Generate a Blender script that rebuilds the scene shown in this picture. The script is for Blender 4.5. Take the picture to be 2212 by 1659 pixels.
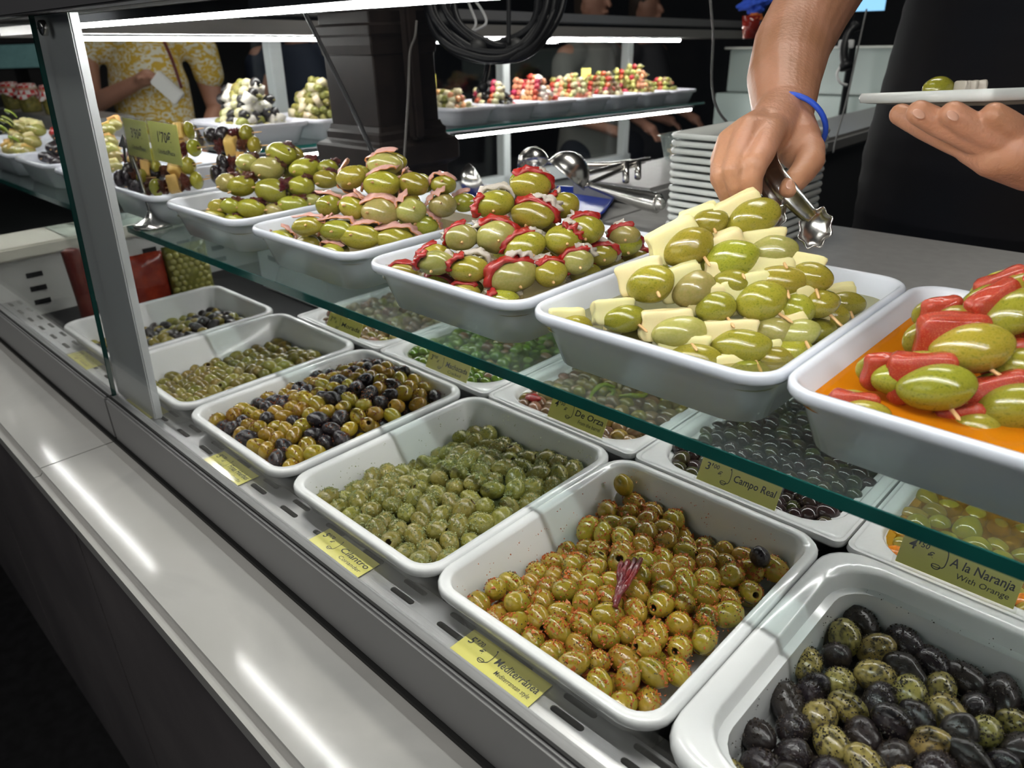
import bpy, bmesh, math, random
from mathutils import Vector, Matrix, noise, Quaternion
import numpy as np
PI = math.pi
random.seed(7)
for _o in list(bpy.data.objects): bpy.data.objects.remove(_o)
SC = bpy.context.scene
COL = SC.collection

# ------------------------------------------------------------------ camera, world, exposure, big lights
CR = Vector((0.7179, 0.6954, -0.0310)); CU = Vector((-0.2816, 0.3308, 0.9007)); CF = Vector((-0.6366, 0.6379, -0.4333))
CAMP = Vector((0, 0, 0.543))
cd = bpy.data.cameras.new('camera'); cam = bpy.data.objects.new('camera', cd); COL.objects.link(cam)
_z = -CF.normalized(); _x = CR.normalized(); _y = _z.cross(_x).normalized(); _x = _y.cross(_z)
cam.matrix_world = Matrix(((_x.x, _y.x, _z.x, CAMP.x), (_x.y, _y.y, _z.y, CAMP.y), (_x.z, _y.z, _z.z, CAMP.z), (0, 0, 0, 1)))
cd.sensor_width = 36; cd.lens = 1599.78 / 2212 * 36; cd.clip_start = 0.01; cd.clip_end = 50
cd.dof.use_dof = True; cd.dof.focus_distance = 0.80; cd.dof.aperture_fstop = 7.0
SC.camera = cam
w = bpy.data.worlds.new('world'); SC.world = w; w.use_nodes = True
w.node_tree.nodes['Background'].inputs[0].default_value = (0.55, 0.62, 0.75, 1)
w.node_tree.nodes['Background'].inputs[1].default_value = 0.035
SC.view_settings.view_transform = 'Standard'; SC.view_settings.look = 'None'
SC.view_settings.exposure = 0.62; SC.view_settings.gamma = 1.0; SC.view_settings.use_curve_mapping = False
SC.cycles.max_bounces = 10; SC.cycles.transparent_max_bounces = 24; SC.cycles.transmission_bounces = 6; SC.cycles.glossy_bounces = 4
SC.cycles.diffuse_bounces = 4
SC.cycles.use_denoising = True
SC.cycles.caustics_reflective = False; SC.cycles.caustics_refractive = False
SC.cycles.sample_clamp_indirect = 4.0

def area(name, loc, rot, sx, sy, power, col=(1, 1, 1)):
    l = bpy.data.lights.new(name, 'AREA'); l.shape = 'RECTANGLE'; l.size = sx; l.size_y = sy; l.energy = power; l.color = col
    o = bpy.data.objects.new(name, l); COL.objects.link(o); o.location = loc; o.rotation_euler = rot
    return o
# market hall lamps overhead (customer side, working side, far aisle)
area('ceiling_lamp', (-0.7, -0.25, 2.1), (0, 0, 0), 1.6, 0.25, 8, (1, 0.97, 0.92))
area('ceiling_lamp', (-0.6, 1.45, 2.2), (0, 0, 0), 1.4, 0.3, 15, (1, 0.95, 0.88))
area('hall_lamp', (-.9, -1.7, 1.35), (math.radians(72), 0, 0), 2.2, .5, 5, (1, .97, .93))
area('ceiling_lamp', (-3.2, 1.9, 2.2), (0, 0, 0), 0.5, 1.6, 8, (1, 0.94, 0.86))

LED_E = 80.0      # luminous strips of the display cases

# ------------------------------------------------------------------ helpers
def mat(name, base=(.8, .8, .8), rough=.5, metal=0, col2=None, col3=None, scale=20, bump=0, bscale=60, coat=0, emit=None, estr=0, rnd=0.0, ior=1.45, sss=0, contrast=(.35, .65), spec=.5, detail=4, dist=0.0, stretch=None, crough=None):
    m = bpy.data.materials.new(name); m.use_nodes = True; nt = m.node_tree; N = nt.nodes; L = nt.links
    b = N['Principled BSDF']; b.inputs['Roughness'].default_value = rough; b.inputs['Metallic'].default_value = metal
    b.inputs['IOR'].default_value = ior; b.inputs['Coat Weight'].default_value = coat; b.inputs['Coat Roughness'].default_value = .06
    b.inputs['Specular IOR Level'].default_value = spec
    c4 = lambda c: (c[0], c[1], c[2], 1)
    b.inputs['Base Color'].default_value = c4(base)
    if sss:
        b.inputs['Subsurface Weight'].default_value = sss; b.inputs['Subsurface Radius'].default_value = (1, .5, .25); b.inputs['Subsurface Scale'].default_value = .006
    tc = N.new('ShaderNodeTexCoord'); src = tc.outputs['Object']
    if rnd or stretch:
        mp = N.new('ShaderNodeMapping'); L.new(src, mp.inputs[0]); src = mp.outputs[0]
        if stretch: mp.inputs['Scale'].default_value = stretch
        oi = N.new('ShaderNodeObjectInfo')
        if rnd:
            mm = N.new('ShaderNodeMath'); mm.operation = 'MULTIPLY'; mm.inputs[1].default_value = 37.0
            L.new(oi.outputs['Random'], mm.inputs[0]); L.new(mm.outputs[0], mp.inputs['Location'])
    out = None
    if col2:
        t = N.new('ShaderNodeTexNoise'); t.inputs['Scale'].default_value = scale; t.inputs['Detail'].default_value = detail; t.inputs['Distortion'].default_value = dist
        L.new(src, t.inputs['Vector'])
        r = N.new('ShaderNodeValToRGB'); r.color_ramp.elements[0].position = contrast[0]; r.color_ramp.elements[1].position = contrast[1]
        r.color_ramp.elements[0].color = c4(base); r.color_ramp.elements[1].color = c4(col2)
        if col3:
            e = r.color_ramp.elements.new((contrast[0] + contrast[1]) / 2); e.color = c4(col2); r.color_ramp.elements[-1].color = c4(col3)
        L.new(t.outputs[0], r.inputs[0]); out = r.outputs[0]
        L.new(out, b.inputs['Base Color'])
    if rnd:
        h = N.new('ShaderNodeHueSaturation'); h.inputs['Color'].default_value = c4(base)
        if out: L.new(out, h.inputs['Color'])
        m1 = N.new('ShaderNodeMapRange'); m1.inputs[3].default_value = .5 - rnd * .06; m1.inputs[4].default_value = .5 + rnd * .045
        m2 = N.new('ShaderNodeMapRange'); m2.inputs[3].default_value = 1 - rnd * .45; m2.inputs[4].default_value = 1 + rnd * .35
        wn = N.new('ShaderNodeTexWhiteNoise'); wn.noise_dimensions = '1D'; L.new(oi.outputs['Random'], wn.inputs['W'])
        L.new(oi.outputs['Random'], m1.inputs[0]); L.new(wn.outputs['Value'], m2.inputs[0])
        L.new(m1.outputs[0], h.inputs['Hue']); L.new(m2.outputs[0], h.inputs['Value']); L.new(h.outputs[0], b.inputs['Base Color'])
    if bump:
        t2 = N.new('ShaderNodeTexNoise'); t2.inputs['Scale'].default_value = bscale; t2.inputs['Detail'].default_value = 3; L.new(src, t2.inputs['Vector'])
        bp = N.new('ShaderNodeBump'); bp.inputs['Strength'].default_value = bump; bp.inputs['Distance'].default_value = .002
        L.new(t2.outputs[0], bp.inputs['Height']); L.new(bp.outputs[0], b.inputs['Normal'])
    if emit:
        b.inputs['Emission Color'].default_value = c4(emit); b.inputs['Emission Strength'].default_value = estr
    return m

def glassmat(name, tint=(.93, .98, .96), rough=0.0, ior=1.5, haze=0.0, hazecol=(.8, .9, .88), boost=1.0):
    m = bpy.data.materials.new(name); m.use_nodes = True; nt = m.node_tree; N = nt.nodes; L = nt.links
    N.remove(N['Principled BSDF']); o = N['Material Output']
    tr = N.new('ShaderNodeBsdfTransparent'); tr.inputs[0].default_value = (*tint, 1)
    gl = N.new('ShaderNodeBsdfGlossy'); gl.inputs['Roughness'].default_value = rough
    fr = N.new('ShaderNodeFresnel'); ge = N.new('ShaderNodeNewGeometry'); mi = N.new('ShaderNodeMapRange'); mi.inputs[3].default_value = ior; mi.inputs[4].default_value = 1 / ior
    L.new(ge.outputs['Backfacing'], mi.inputs[0]); L.new(mi.outputs[0], fr.inputs[0])
    mx = N.new('ShaderNodeMixShader'); L.new(fr.outputs[0], mx.inputs[0]); L.new(tr.outputs[0], mx.inputs[1]); L.new(gl.outputs[0], mx.inputs[2])
    gl.inputs[0].default_value = (boost, boost, boost, 1)
    last = mx
    if haze:
        df = N.new('ShaderNodeBsdfDiffuse'); df.inputs[0].default_value = (*hazecol, 1)
        m2 = N.new('ShaderNodeMixShader'); m2.inputs[0].default_value = haze; L.new(mx.outputs[0], m2.inputs[1]); L.new(df.outputs[0], m2.inputs[2]); last = m2
    L.new(last.outputs[0], o.inputs[0])
    return m

def newmesh(bm, name, m, smooth=True):
    me = bpy.data.meshes.new(name)
    bmesh.ops.recalc_face_normals(bm, faces=bm.faces)
    bm.to_mesh(me); bm.free()
    for mm in (m if isinstance(m, (list, tuple)) else [m]): me.materials.append(mm)
    if smooth: me.polygons.foreach_set('use_smooth', [True] * len(me.polygons))
    return me
def link(name, me, parent=None, loc=None, label=None, cat=None, group=None, kind=None):
    o = bpy.data.objects.new(name, me); COL.objects.link(o)
    if parent: o.parent = parent
    if loc is not None: o.location = loc
    tag(o, label, cat, group, kind); return o
def tag(o, label=None, cat=None, group=None, kind=None):
    if label: o['label'] = label
    if cat: o['category'] = cat
    if group: o['group'] = group
    if kind: o['kind'] = kind
    return o
def empty(name, loc=(0, 0, 0), label=None, cat=None, group=None, kind=None):
    o = bpy.data.objects.new(name, None); COL.objects.link(o); o.location = loc; o.empty_display_size = .02
    return tag(o, label, cat, group, kind)
def box(bm, x0, x1, y0, y1, z0, z1, M=None):
    vs = [bm.verts.new(Vector(p) if M is None else M @ Vector(p)) for p in
          [(x0, y0, z0), (x1, y0, z0), (x1, y1, z0), (x0, y1, z0), (x0, y0, z1), (x1, y0, z1), (x1, y1, z1), (x0, y1, z1)]]
    for f in ((0, 3, 2, 1), (4, 5, 6, 7), (0, 1, 5, 4), (1, 2, 6, 5), (2, 3, 7, 6), (3, 0, 4, 7)): bm.faces.new([vs[i] for i in f])
    return vs
def boxo(name, x0, x1, y0, y1, z0, z1, m, bev=0.0, parent=None, M=None, seg=2, **k):
    bm = bmesh.new(); box(bm, x0, x1, y0, y1, z0, z1, M)
    if bev: bmesh.ops.bevel(bm, geom=bm.edges[:], offset=bev, segments=seg, affect='EDGES')
    o = link(name, newmesh(bm, name, m, smooth=False), parent, **k)
    if bev:
        o.data.polygons.foreach_set('use_smooth', [True] * len(o.data.polygons))
        try: o.data.set_sharp_from_angle(angle=math.radians(40))
        except Exception: pass
    return o
def tube(bm, pts, r, seg=10, caps=True):
    pts = [Vector(p) for p in pts]; n = len(pts); rs = r if isinstance(r, (list, tuple)) else [r] * n
    rings = []; up = Vector((0.01, .02, 1)).normalized(); prevn = None
    for i, p in enumerate(pts):
        t = (pts[min(i + 1, n - 1)] - pts[max(i - 1, 0)]).normalized()
        if prevn is None:
            a = t.cross(up)
            if a.length < .1: a = t.cross(Vector((1, 0, 0)))
            prevn = a.normalized()
        else:
            prevn = (prevn - t * prevn.dot(t)).normalized()
        b = t.cross(prevn)
        rings.append([bm.verts.new(p + (prevn * math.cos(2 * PI * k / seg) + b * math.sin(2 * PI * k / seg)) * rs[i]) for k in range(seg)])
    for i in range(n - 1):
        for k in range(seg): bm.faces.new((rings[i][k], rings[i][(k + 1) % seg], rings[i + 1][(k + 1) % seg], rings[i + 1][k]))
    if caps: bm.faces.new(rings[0][::-1]); bm.faces.new(rings[-1])
def spline(pts, n=8):
    P = [Vector(p) for p in pts]; P = [P[0] * 2 - P[1]] + P + [P[-1] * 2 - P[-2]]; out = []
    for i in range(1, len(P) - 2):
        for k in range(n):
            t = k / n; a, b, c, d = P[i - 1], P[i], P[i + 1], P[i + 2]
            out.append(.5 * ((2 * b) + (c - a) * t + (2 * a - 5 * b + 4 * c - d) * t * t + (3 * b - 3 * c + d - a) * t ** 3))
    out.append(P[-2]); return out
def tubeo(name, pts, r, m, parent=None, seg=10, smooth=8, **k):
    bm = bmesh.new(); tube(bm, spline(pts, smooth) if smooth else pts, r, seg); return link(name, newmesh(bm, name, m), parent, **k)
def lathe(bm, prof, seg=24, M=None, axis='z'):
    rings = []
    for (r, h) in prof:
        ring = []
        if r < 1e-6:
            p = Vector((0, 0, h)) if axis == 'z' else Vector((h, 0, 0)); ring = [bm.verts.new(p if M is None else M @ p)]
        else:
            for k in range(seg):
                a = 2 * PI * k / seg
                p = Vector((r * math.cos(a), r * math.sin(a), h)) if axis == 'z' else Vector((h, r * math.cos(a), r * math.sin(a)))
                ring.append(bm.verts.new(p if M is None else M @ p))
        rings.append(ring)
    fs = []
    for a, b in zip(rings, rings[1:]):
        if len(a) == 1 and len(b) == 1: continue
        for k in range(seg):
            if len(a) == 1: fs.append(bm.faces.new((a[0], b[(k + 1) % seg], b[k])))
            elif len(b) == 1: fs.append(bm.faces.new((a[k], a[(k + 1) % seg], b[0])))
            else: fs.append(bm.faces.new((a[k], a[(k + 1) % seg], b[(k + 1) % seg], b[k])))
    return fs
def rrect(w, d, r, n=6):
    out = []
    for cx, cy, a0 in ((w / 2 - r, d / 2 - r, 0), (-w / 2 + r, d / 2 - r, 90), (-w / 2 + r, -d / 2 + r, 180), (w / 2 - r, -d / 2 + r, 270)):
        for k in range(n + 1):
            a = math.radians(a0 + 90 * k / n); out.append((cx + r * math.cos(a), cy + r * math.sin(a)))
    return out
def loft(bm, loops):   # loops: (w, d, r, z)
    rings = [[bm.verts.new((x, y, z)) for x, y in rrect(w, d, r)] for w, d, r, z in loops]; n = len(rings[0])
    for a, b in zip(rings, rings[1:]):
        for k in range(n): bm.faces.new((a[k], a[(k + 1) % n], b[(k + 1) % n], b[k]))
    return rings
FONT = None
def lettering(name, text, size, M, m, parent, shear=.12, bold=.012, width=None):
    cu = bpy.data.curves.new(name, 'FONT'); cu.body = text; cu.size = size; cu.shear = shear; cu.offset = bold * size; cu.resolution_u = 2; cu.fill_mode = 'FRONT' if hasattr(cu, 'fill_mode') else cu.fill_mode
    tmp = bpy.data.objects.new('tmp', cu); COL.objects.link(tmp)
    dg = bpy.context.evaluated_depsgraph_get(); me = bpy.data.meshes.new_from_object(tmp.evaluated_get(dg))
    bpy.data.objects.remove(tmp); bpy.data.curves.remove(cu)
    me.materials.clear(); me.materials.append(m)
    if width and len(me.vertices):
        xs = [v.co.x for v in me.vertices]; s = width / max(max(xs) - min(xs), 1e-6); x0 = min(xs)
        for v in me.vertices: v.co.x = (v.co.x - x0) * s
    me.transform(M)
    return link(name, me, parent)
def frame(x, y, z, loc):
    x = Vector(x).normalized(); z = Vector(z); z = (z - x * z.dot(x)).normalized(); y = z.cross(x)
    return Matrix(((x.x, y.x, z.x, loc[0]), (x.y, y.y, z.y, loc[1]), (x.z, y.z, z.z, loc[2]), (0, 0, 0, 1)))

# ------------------------------------------------------------------ materials
M_white = mat('white_melamine', (.80, .80, .79), .16, coat=.3, col2=(.77, .78, .78), scale=6)
M_tray2 = mat('white_tray_upper', (.72, .75, .82), .18, coat=.3)
M_steel = mat('brushed_steel', (.55, .555, .56), .32, metal=1, bump=.08, bscale=40, stretch=(1, 40, 40))
M_alu = mat('anodised_aluminium', (.30, .30, .30), .45, metal=.35, bump=.05, bscale=30, stretch=(1, 30, 30))
M_post = mat('post_aluminium', (.66, .68, .69), .45, metal=.15, bump=.04, bscale=60, stretch=(30, 30, 1))
M_chrome = mat('polished_steel', (.58, .565, .54), .24, metal=1)
M_dark = mat('dark_gap', (.008, .008, .009), .6)
M_rubber = mat('black_gasket', (.012, .012, .012), .55)
M_glass = glassmat('clear_glass', (.97, .985, .98), boost=.55)
M_shelf = glassmat('shelf_glass', (.80, .87, .855), haze=.022, hazecol=(.5, .6, .6))
M_edge = mat('green_glass_edge', (.004, .055, .048), .12, coat=.6, col2=(.008, .10, .085), scale=9)
M_edge_far = mat('teal_glass_edge', (.01, .14, .12), .15)
M_marble = mat('white_marble', (.56, .555, .52), .10, col2=(.61, .605, .575), col3=(.44, .445, .43), scale=2.2, detail=9, dist=1.3, contrast=(.3, .75), spec=.55)
M_fascia = mat('dark_marble_front', (.24, .22, .22), .25, col2=(.17, .155, .16), scale=3)
M_floor = mat('dark_floor', (.012, .012, .013), .5, col2=(.02, .02, .022), scale=30)
M_wallp = mat('white_enamel_panel', (.62, .62, .60), .35)
M_work = mat('grey_worktop', (.26, .255, .25), .38, col2=(.29, .285, .28), scale=60, spec=.4)
M_canopy = mat('dark_canopy', (.04, .04, .04), .9, spec=0)
M_canlt = mat('canopy_trim', (.09, .09, .095), .9, spec=0)
M_led = mat('led_tube', (1, 1, 1), .5, emit=(1, .985, .96), estr=LED_E)
M_pillar = mat('brown_iron_pillar', (.012, .009, .008), .45, col2=(.018, .013, .011), scale=20, spec=.12)
M_cable = mat('black_cable', (.007, .007, .008), .4, spec=.25)
M_wcable = mat('white_cable', (.45, .45, .45), .45)
M_blue = mat('blue_plastic', (.01, .03, .25), .3)
M_yel = mat('yellow_card', (.93, .86, .18), .5, col2=(.92, .85, .20), scale=8)
M_yel2 = mat('pale_green_card', (.36, .37, .09), .35)
M_ink = mat('black_ink', (.015, .015, .012), .6)
M_sleeve = glassmat('clear_plastic_sleeve', (.98, .98, .97), rough=.12, haze=.01)
M_wood = mat('pale_wood', (.78, .50, .24), .5, col2=(.62, .36, .15), scale=120, stretch=(1, 1, .2))
M_cheese = mat('white_cheese', (.84, .76, .40), .32, col2=(.80, .70, .34), scale=30, bump=.25, bscale=160, sss=.12, rnd=.25)
M_cheese2 = mat('orange_cheese', (.78, .52, .16), .4, col2=(.70, .43, .12), scale=30, bump=.2, bscale=90, rnd=.3)
M_ogreen = mat('gordal_olive', (.25, .24, .014), .12, col2=(.32, .29, .035), col3=(.18, .19, .013), scale=9, coat=.5, bump=.10, bscale=26, rnd=.42, detail=5, contrast=(.3, .72))
M_obrown = mat('pale_olive', (.36, .31, .10), .14, col2=(.30, .28, .07), scale=8, coat=.5, bump=.1, bscale=26, rnd=.4)
M_pit = mat('olive_pit_hole', (.10, .06, .015), .5)
M_ocil = mat('herbed_olive', (.215, .195, .028), .17, col2=(.28, .25, .06), col3=(.16, .155, .025), scale=1.6, coat=.35, bump=.35, bscale=5, rnd=.35)
M_omed = mat('spiced_olive', (.32, .225, .018), .14, col2=(.38, .255, .03), col3=(.26, .21, .018), scale=1.3, coat=.5, bump=.2, bscale=5, rnd=.32)
M_ofin = mat('golden_olive', (.36, .22, .015), .15, col2=(.28, .20, .02), scale=1.4, coat=.5, bump=.2, bscale=5, rnd=.4)
M_oblk = mat('black_olive', (.012, .009, .012), .2, col2=(.028, .02, .022), scale=2, coat=.3, bump=.5, bscale=5, rnd=.5)
M_ogry = mat('dull_black_olive', (.016, .012, .012), .28, col2=(.035, .027, .024), scale=3, bump=.35, bscale=4, rnd=.5, coat=.2)
M_opale = mat('speckled_olive', (.34, .275, .09), .2, col2=(.30, .24, .07), col3=(.05, .045, .03), scale=2.6, coat=.4, bump=.25, bscale=5, rnd=.4, contrast=(.3, .68), detail=8)
M_obright = mat('bright_green_olive', (.085, .16, .012), .13, col2=(.14, .22, .03), scale=2, coat=.5, rnd=.5)
M_orosa = mat('mauve_brown_olive', (.19, .12, .055), .15, col2=(.25, .18, .08), scale=1.5, coat=.5, rnd=.8)
M_ocampo = mat('dark_green_olive', (.06, .07, .018), .12, col2=(.045, .028, .02), scale=.8, coat=.5, rnd=1.0)
M_ocampo2 = mat('dark_brown_olive', (.04, .022, .018), .12, col2=(.03, .02, .018), scale=.8, coat=.5, rnd=.8)
M_onar = mat('yellow_olive', (.34, .28, .025), .14, col2=(.42, .31, .04), scale=1.2, coat=.5, rnd=.4)
M_pepper = mat('red_pepper', (.42, .012, .008), .16, col2=(.30, .008, .006), scale=40, coat=.6, bump=.3, bscale=120)
M_gpep = mat('green_chilli', (.22, .27, .02), .2, coat=.4, rnd=.5)
M_anch = mat('anchovy', (.62, .55, .47), .22, col2=(.16, .17, .17), scale=55, coat=.5, bump=.5, bscale=150, contrast=(.55, .7))
M_ham = mat('cured_ham', (.60, .22, .18), .28, col2=(.72, .48, .42), col3=(.42, .06, .05), scale=45, coat=.4, bump=.4, bscale=120, stretch=(1, 1, 3))
M_hamrim = mat('ham_rind', (.62, .22, .05), .3, coat=.4)
M_tomato = mat('dried_tomato', (.20, .035, .012), .3, col2=(.10, .012, .008), scale=90, bump=1.0, bscale=180, coat=.4, rnd=.4)
M_chorizo = mat('chorizo', (.40, .03, .012), .25, col2=(.52, .12, .04), scale=28, coat=.5, bump=.3, bscale=150, contrast=(.5, .7))
M_herb = mat('green_herb_crumbs', (.20, .23, .07), .6, col2=(.36, .38, .18), scale=200)
M_spice = mat('orange_spice_crumbs', (.60, .15, .02), .5, col2=(.38, .06, .015), scale=90)
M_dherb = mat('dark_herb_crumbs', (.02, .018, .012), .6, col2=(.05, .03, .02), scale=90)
M_skin = mat('skin', (.42, .205, .115), .42, col2=(.47, .225, .14), col3=(.37, .17, .09), scale=9, bump=.35, bscale=230, sss=.12, detail=6, spec=.4)
M_nail = mat('fingernail', (.50, .27, .19), .2, coat=.3)
M_band = mat('blue_wristband', (.02, .08, .55), .4)

M_brineE = glassmat('pale_brine', (.86, .84, .62), ior=1.33, haze=.22, hazecol=(.30, .27, .12))
M_brineD = glassmat('brown_brine', (.80, .72, .5), ior=1.33, haze=.25, hazecol=(.26, .18, .08))
M_brineF = glassmat('orange_oil', (.95, .45, .05), ior=1.4, haze=.55, hazecol=(.75, .25, .005))
M_brineG = glassmat('green_brine', (.62, .68, .42), ior=1.33, haze=.22, hazecol=(.07, .075, .025))
M_brineK = glassmat('dark_brine', (.7, .7, .6), ior=1.33, haze=.03, hazecol=(.03, .03, .02))
M_brineO = glassmat('amber_brine', (.95, .72, .25), ior=1.33, haze=.35, hazecol=(.42, .20, .01))

# ------------------------------------------------------------------ setting
FZ = -1.0
boxo('floor', -6, 2.5, -2.5, 7, FZ - .05, FZ, M_floor, kind='structure', label='dark market floor in front of the counter', cat='floor')
M_wall = mat('dark_hall_wall', (.012, .013, .018), .6, col2=(.03, .028, .03), scale=2)
boxo('wall_left', -6.1, -6, -2.5, 7, FZ, 2.6, M_wall, kind='structure')
boxo('wall_back', -6, 2.5, 7, 7.1, FZ, 2.6, M_wall, kind='structure')
boxo('wall_right', 2.5, 2.6, -2.5, 7, FZ, 2.6, M_wall, kind='structure')
boxo('ceiling', -6.1, 2.6, -2.5, 7.1, 2.6, 2.7, M_wall, kind='structure')
boxo('platform', -1.4, 2.4, .95, 4.0, FZ, FZ + .25, M_floor, kind='structure')

# marble ledge : a run of slabs lying on a dark stone front
led = empty('marble_ledge', (0, .24, -.06), 'polished white marble ledge running along the foot of the glass case', 'ledge')
xs = [(-4.2, -2.06), (-2.057, -1.242), (-1.239, .9)]
for a, b in xs:
    bm = bmesh.new(); box(bm, a, b, .172 - .24, .305 - .24, -.045, 0)
    es = [e for e in bm.edges if all(abs(v.co.y + .068) < 1e-5 for v in e.verts) and abs((e.verts[0].co - e.verts[1].co).x) > .1]
    bmesh.ops.bevel(bm, geom=es, offset=.012, segments=5, affect='EDGES')
    s = link('marble_slab', newmesh(bm, 'marble_slab', M_marble, True), led)
    try: s.data.set_sharp_from_angle(angle=math.radians(50))
    except Exception: pass
fas = empty('counter_front', (0, .24, -.1), 'dark polished stone front below the marble ledge', 'counter front')
for a, b in ((-4.2, -1.95), (-1.946, -1.17), (-1.166, -.35), (-.346, .9)):
    boxo('stone_panel', a, b, .188 - .24, .21 - .24, FZ + .1, -.006, M_fascia, .0015, fas)
boxo('plinth', -4.2, .9, -.0, .02, FZ + .1, FZ + .2, M_dark, parent=fas)

# aluminium front rail of the case with joints and gasket
rail = empty('front_rail', (0, .3, -.06), 'brushed aluminium rail holding the foot of the front glass', 'rail')
for a, b in ((-4.2, -2.42), (-2.417, -1.236), (-1.233, .9)):
    boxo('rail_section', a, b, -.001, .022, .004, .082, M_alu, .003, rail)
boxo('gasket', -4.2, .9, -.006, .02, 0.0005, .006, M_rubber, parent=rail)
boxo('glazing_bead', -4.2, .9, .0045, .0075, .082, .0845, M_rubber, parent=rail)

# display well : perforated steel deck (real slots) + inner bottom
bm = bmesh.new()
x0, x1, y0, y1 = -4.2, .9, .3225, .372
vs = [bm.verts.new(p) for p in ((x0, y0, 0), (x1, y0, 0), (x1, y1, 0), (x0, y1, 0))]
es = [bm.edges.new((vs[i], vs[(i + 1) % 4])) for i in range(4)]
def stad(cx, cy, L, W):
    out = []
    for s, a0 in ((1, -90), (-1, 90)):
        for k in range(6):
            a = math.radians(a0 + 180 * k / 5); out.append(bm.verts.new((cx + s * (L / 2 - W / 2) + W / 2 * math.cos(a), cy + W / 2 * math.sin(a), 0)))
    return [bm.edges.new((out[i], out[(i + 1) % 12])) for i in range(12)]
for i in range(-26, 14):
    for yy in (.3475, .3655): es += stad(-.2935 - .0765 * i * -1 - (.038 if yy == .392 else 0), yy, .037, .0068)
bmesh.ops.triangle_fill(bm, use_beauty=True, use_dissolve=False, edges=es)
dk = link('slotted_deck', newmesh(bm, 'slotted_deck', M_steel, False), None, label='perforated stainless steel strip between the front glass and the lower trays', cat='deck')
md = dk.modifiers.new('th', 'SOLIDIFY'); md.thickness = .0015; md.offset = -1
cas = empty('case_body', (0, .32, -.045), 'white enamel inside body of the refrigerated display case', 'display case')
def cb(n, x0, x1, y0, y1, z0, z1, m, bev=0.0): return boxo(n, x0, x1, y0 - .32, y1 - .32, z0 + .045, z1 + .045, m, bev, cas)
cb('well_bottom', -4.2, .9, .3225, 1.05, -.16, -.045, M_dark)
cb('back_wall', -4.2, .9, 1.05, 1.07, -.16, .185, M_wallp)
cb('rear_lip', -4.2, .9, 1.03, 1.05, -.045, .03, M_alu)
# left end panel with vents
cb('end_panel', -2.06, -2.0, .3225, 1.05, -.045, .095, M_wallp)
cb('end_ledge', -2.16, -1.985, .3225, 1.05, .095, .125, mat('ivory_enamel', (.75, .73, .64), .4), .004)
for r in range(3):
    for c in range(6):
        cb('vent_slot', -2.0005, -1.9985, .40 + .09 * c, .435 + .09 * c, -.02 + .033 * r, -.008 + .033 * r, M_dark)
# grey box behind the first tray
cb('equipment_box', -1.76, -1.46, .86, 1.04, -.045, .15, mat('pale_grey_plastic', (.55, .57, .57), .4), .006)
for r in range(3):
    cb('vent_slot', -1.70, -1.66, .8585, .861, .04 + .03 * r, .052 + .03 * r, M_dark)

# glass : front panes (thick, leaning) and shelves
def pane(x0, x1):
    bm = bmesh.new(); zb, zt = .018, .60
    yb, yt = .3120, .3120 + .0006 + (zt) * .058
    for s, t in ((0, 0), (1, 0)):
        pass
    v = []
    for (x, y, z) in ((x0, yb, zb), (x1, yb, zb), (x1, yt, zt), (x0, yt, zt)):
        v.append(bm.verts.new((x, y, z)))
    for (x, y, z) in ((x0, yb + .006, zb), (x1, yb + .006, zb), (x1, yt + .006, zt), (x0, yt + .006, zt)):
        v.append(bm.verts.new((x, y, z)))
    for f in ((0, 3, 2, 1), (4, 5, 6, 7), (0, 1, 5, 4), (2, 3, 7, 6)): bm.faces.new([v[i] for i in f])
    e1 = bm.faces.new([v[i] for i in (1, 2, 6, 5)]); e2 = bm.faces.new([v[i] for i in (3, 0, 4, 7)])
    for f in (e1, e2): f.material_index = 1
    return link('front_glass', newmesh(bm, 'front_glass', [M_glass, M_edge], False))
M_edged = mat('dark_glass_edge', (.01, .03, .03), .1, coat=.5)
g1 = pane(-4.2, -1.238); tag(g1, 'front glass pane of the case left of the metal post', 'glass pane')
g2 = pane(-1.234, .9); tag(g2, 'large front glass pane right of the metal post, in front of all trays', 'glass pane')
def shelf(x0, x1, lab):
    t = empty('glass_shelf', ((x0 + x1) / 2, .66, .216), lab, 'shelf'); h = (x1 - x0) / 2
    boxo('glass_plate', -h + .001, h - .001, -.1735 , .175, 0, .0118, M_shelf, parent=t)
    boxo('front_edge', -h, h, -.1755, -.1737, 0, .0118, M_edge, parent=t)
    boxo('side_edge', -h, -h + .0008, -.1735, .175, 0, .0118, M_edge, parent=t)
    return t
shelf(-1.498, .55, 'long glass shelf with a dark green edge carrying the skewer trays')
shelf(-3.9, -1.56, 'farther glass shelf left of the metal post')
# post
po = empty('corner_post', (-1.18, .35, 0), 'brushed metal upright behind the joint of the front glass panes', 'post')
bm = bmesh.new()
xa, xb = -1.292, -1.135
for (zz0, zz1, yy0, yy1, th) in ((-.0, .60, .336, .364, .013),):
    v = [bm.verts.new((x + 1.18, y - .35, z)) for x, y, z in ((xa, yy0, zz0), (xb, yy0, zz0), (xb, yy0 + th, zz0), (xa, yy0 + th, zz0), (xa, yy1, zz1), (xb, yy1, zz1), (xb, yy1 + th, zz1), (xa, yy1 + th, zz1))]
    for f in ((0, 3, 2, 1), (4, 5, 6, 7), (0, 1, 5, 4), (1, 2, 6, 5), (2, 3, 7, 6), (3, 0, 4, 7)): bm.faces.new([v[i] for i in f])
bmesh.ops.bevel(bm, geom=bm.edges[:], offset=.002, segments=2, affect='EDGES')
link('post_profile', newmesh(bm, 'post_profile', M_post, False), po)
bm = bmesh.new(); lathe(bm, [(0, -.004), (.0085, -.004), (.0095, -.003), (.0098, 0), (.0098, .003)], 24, Matrix.Translation((-.030, .0020, .562)) @ Matrix.Rotation(PI / 2, 4, 'X').inverted())
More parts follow.
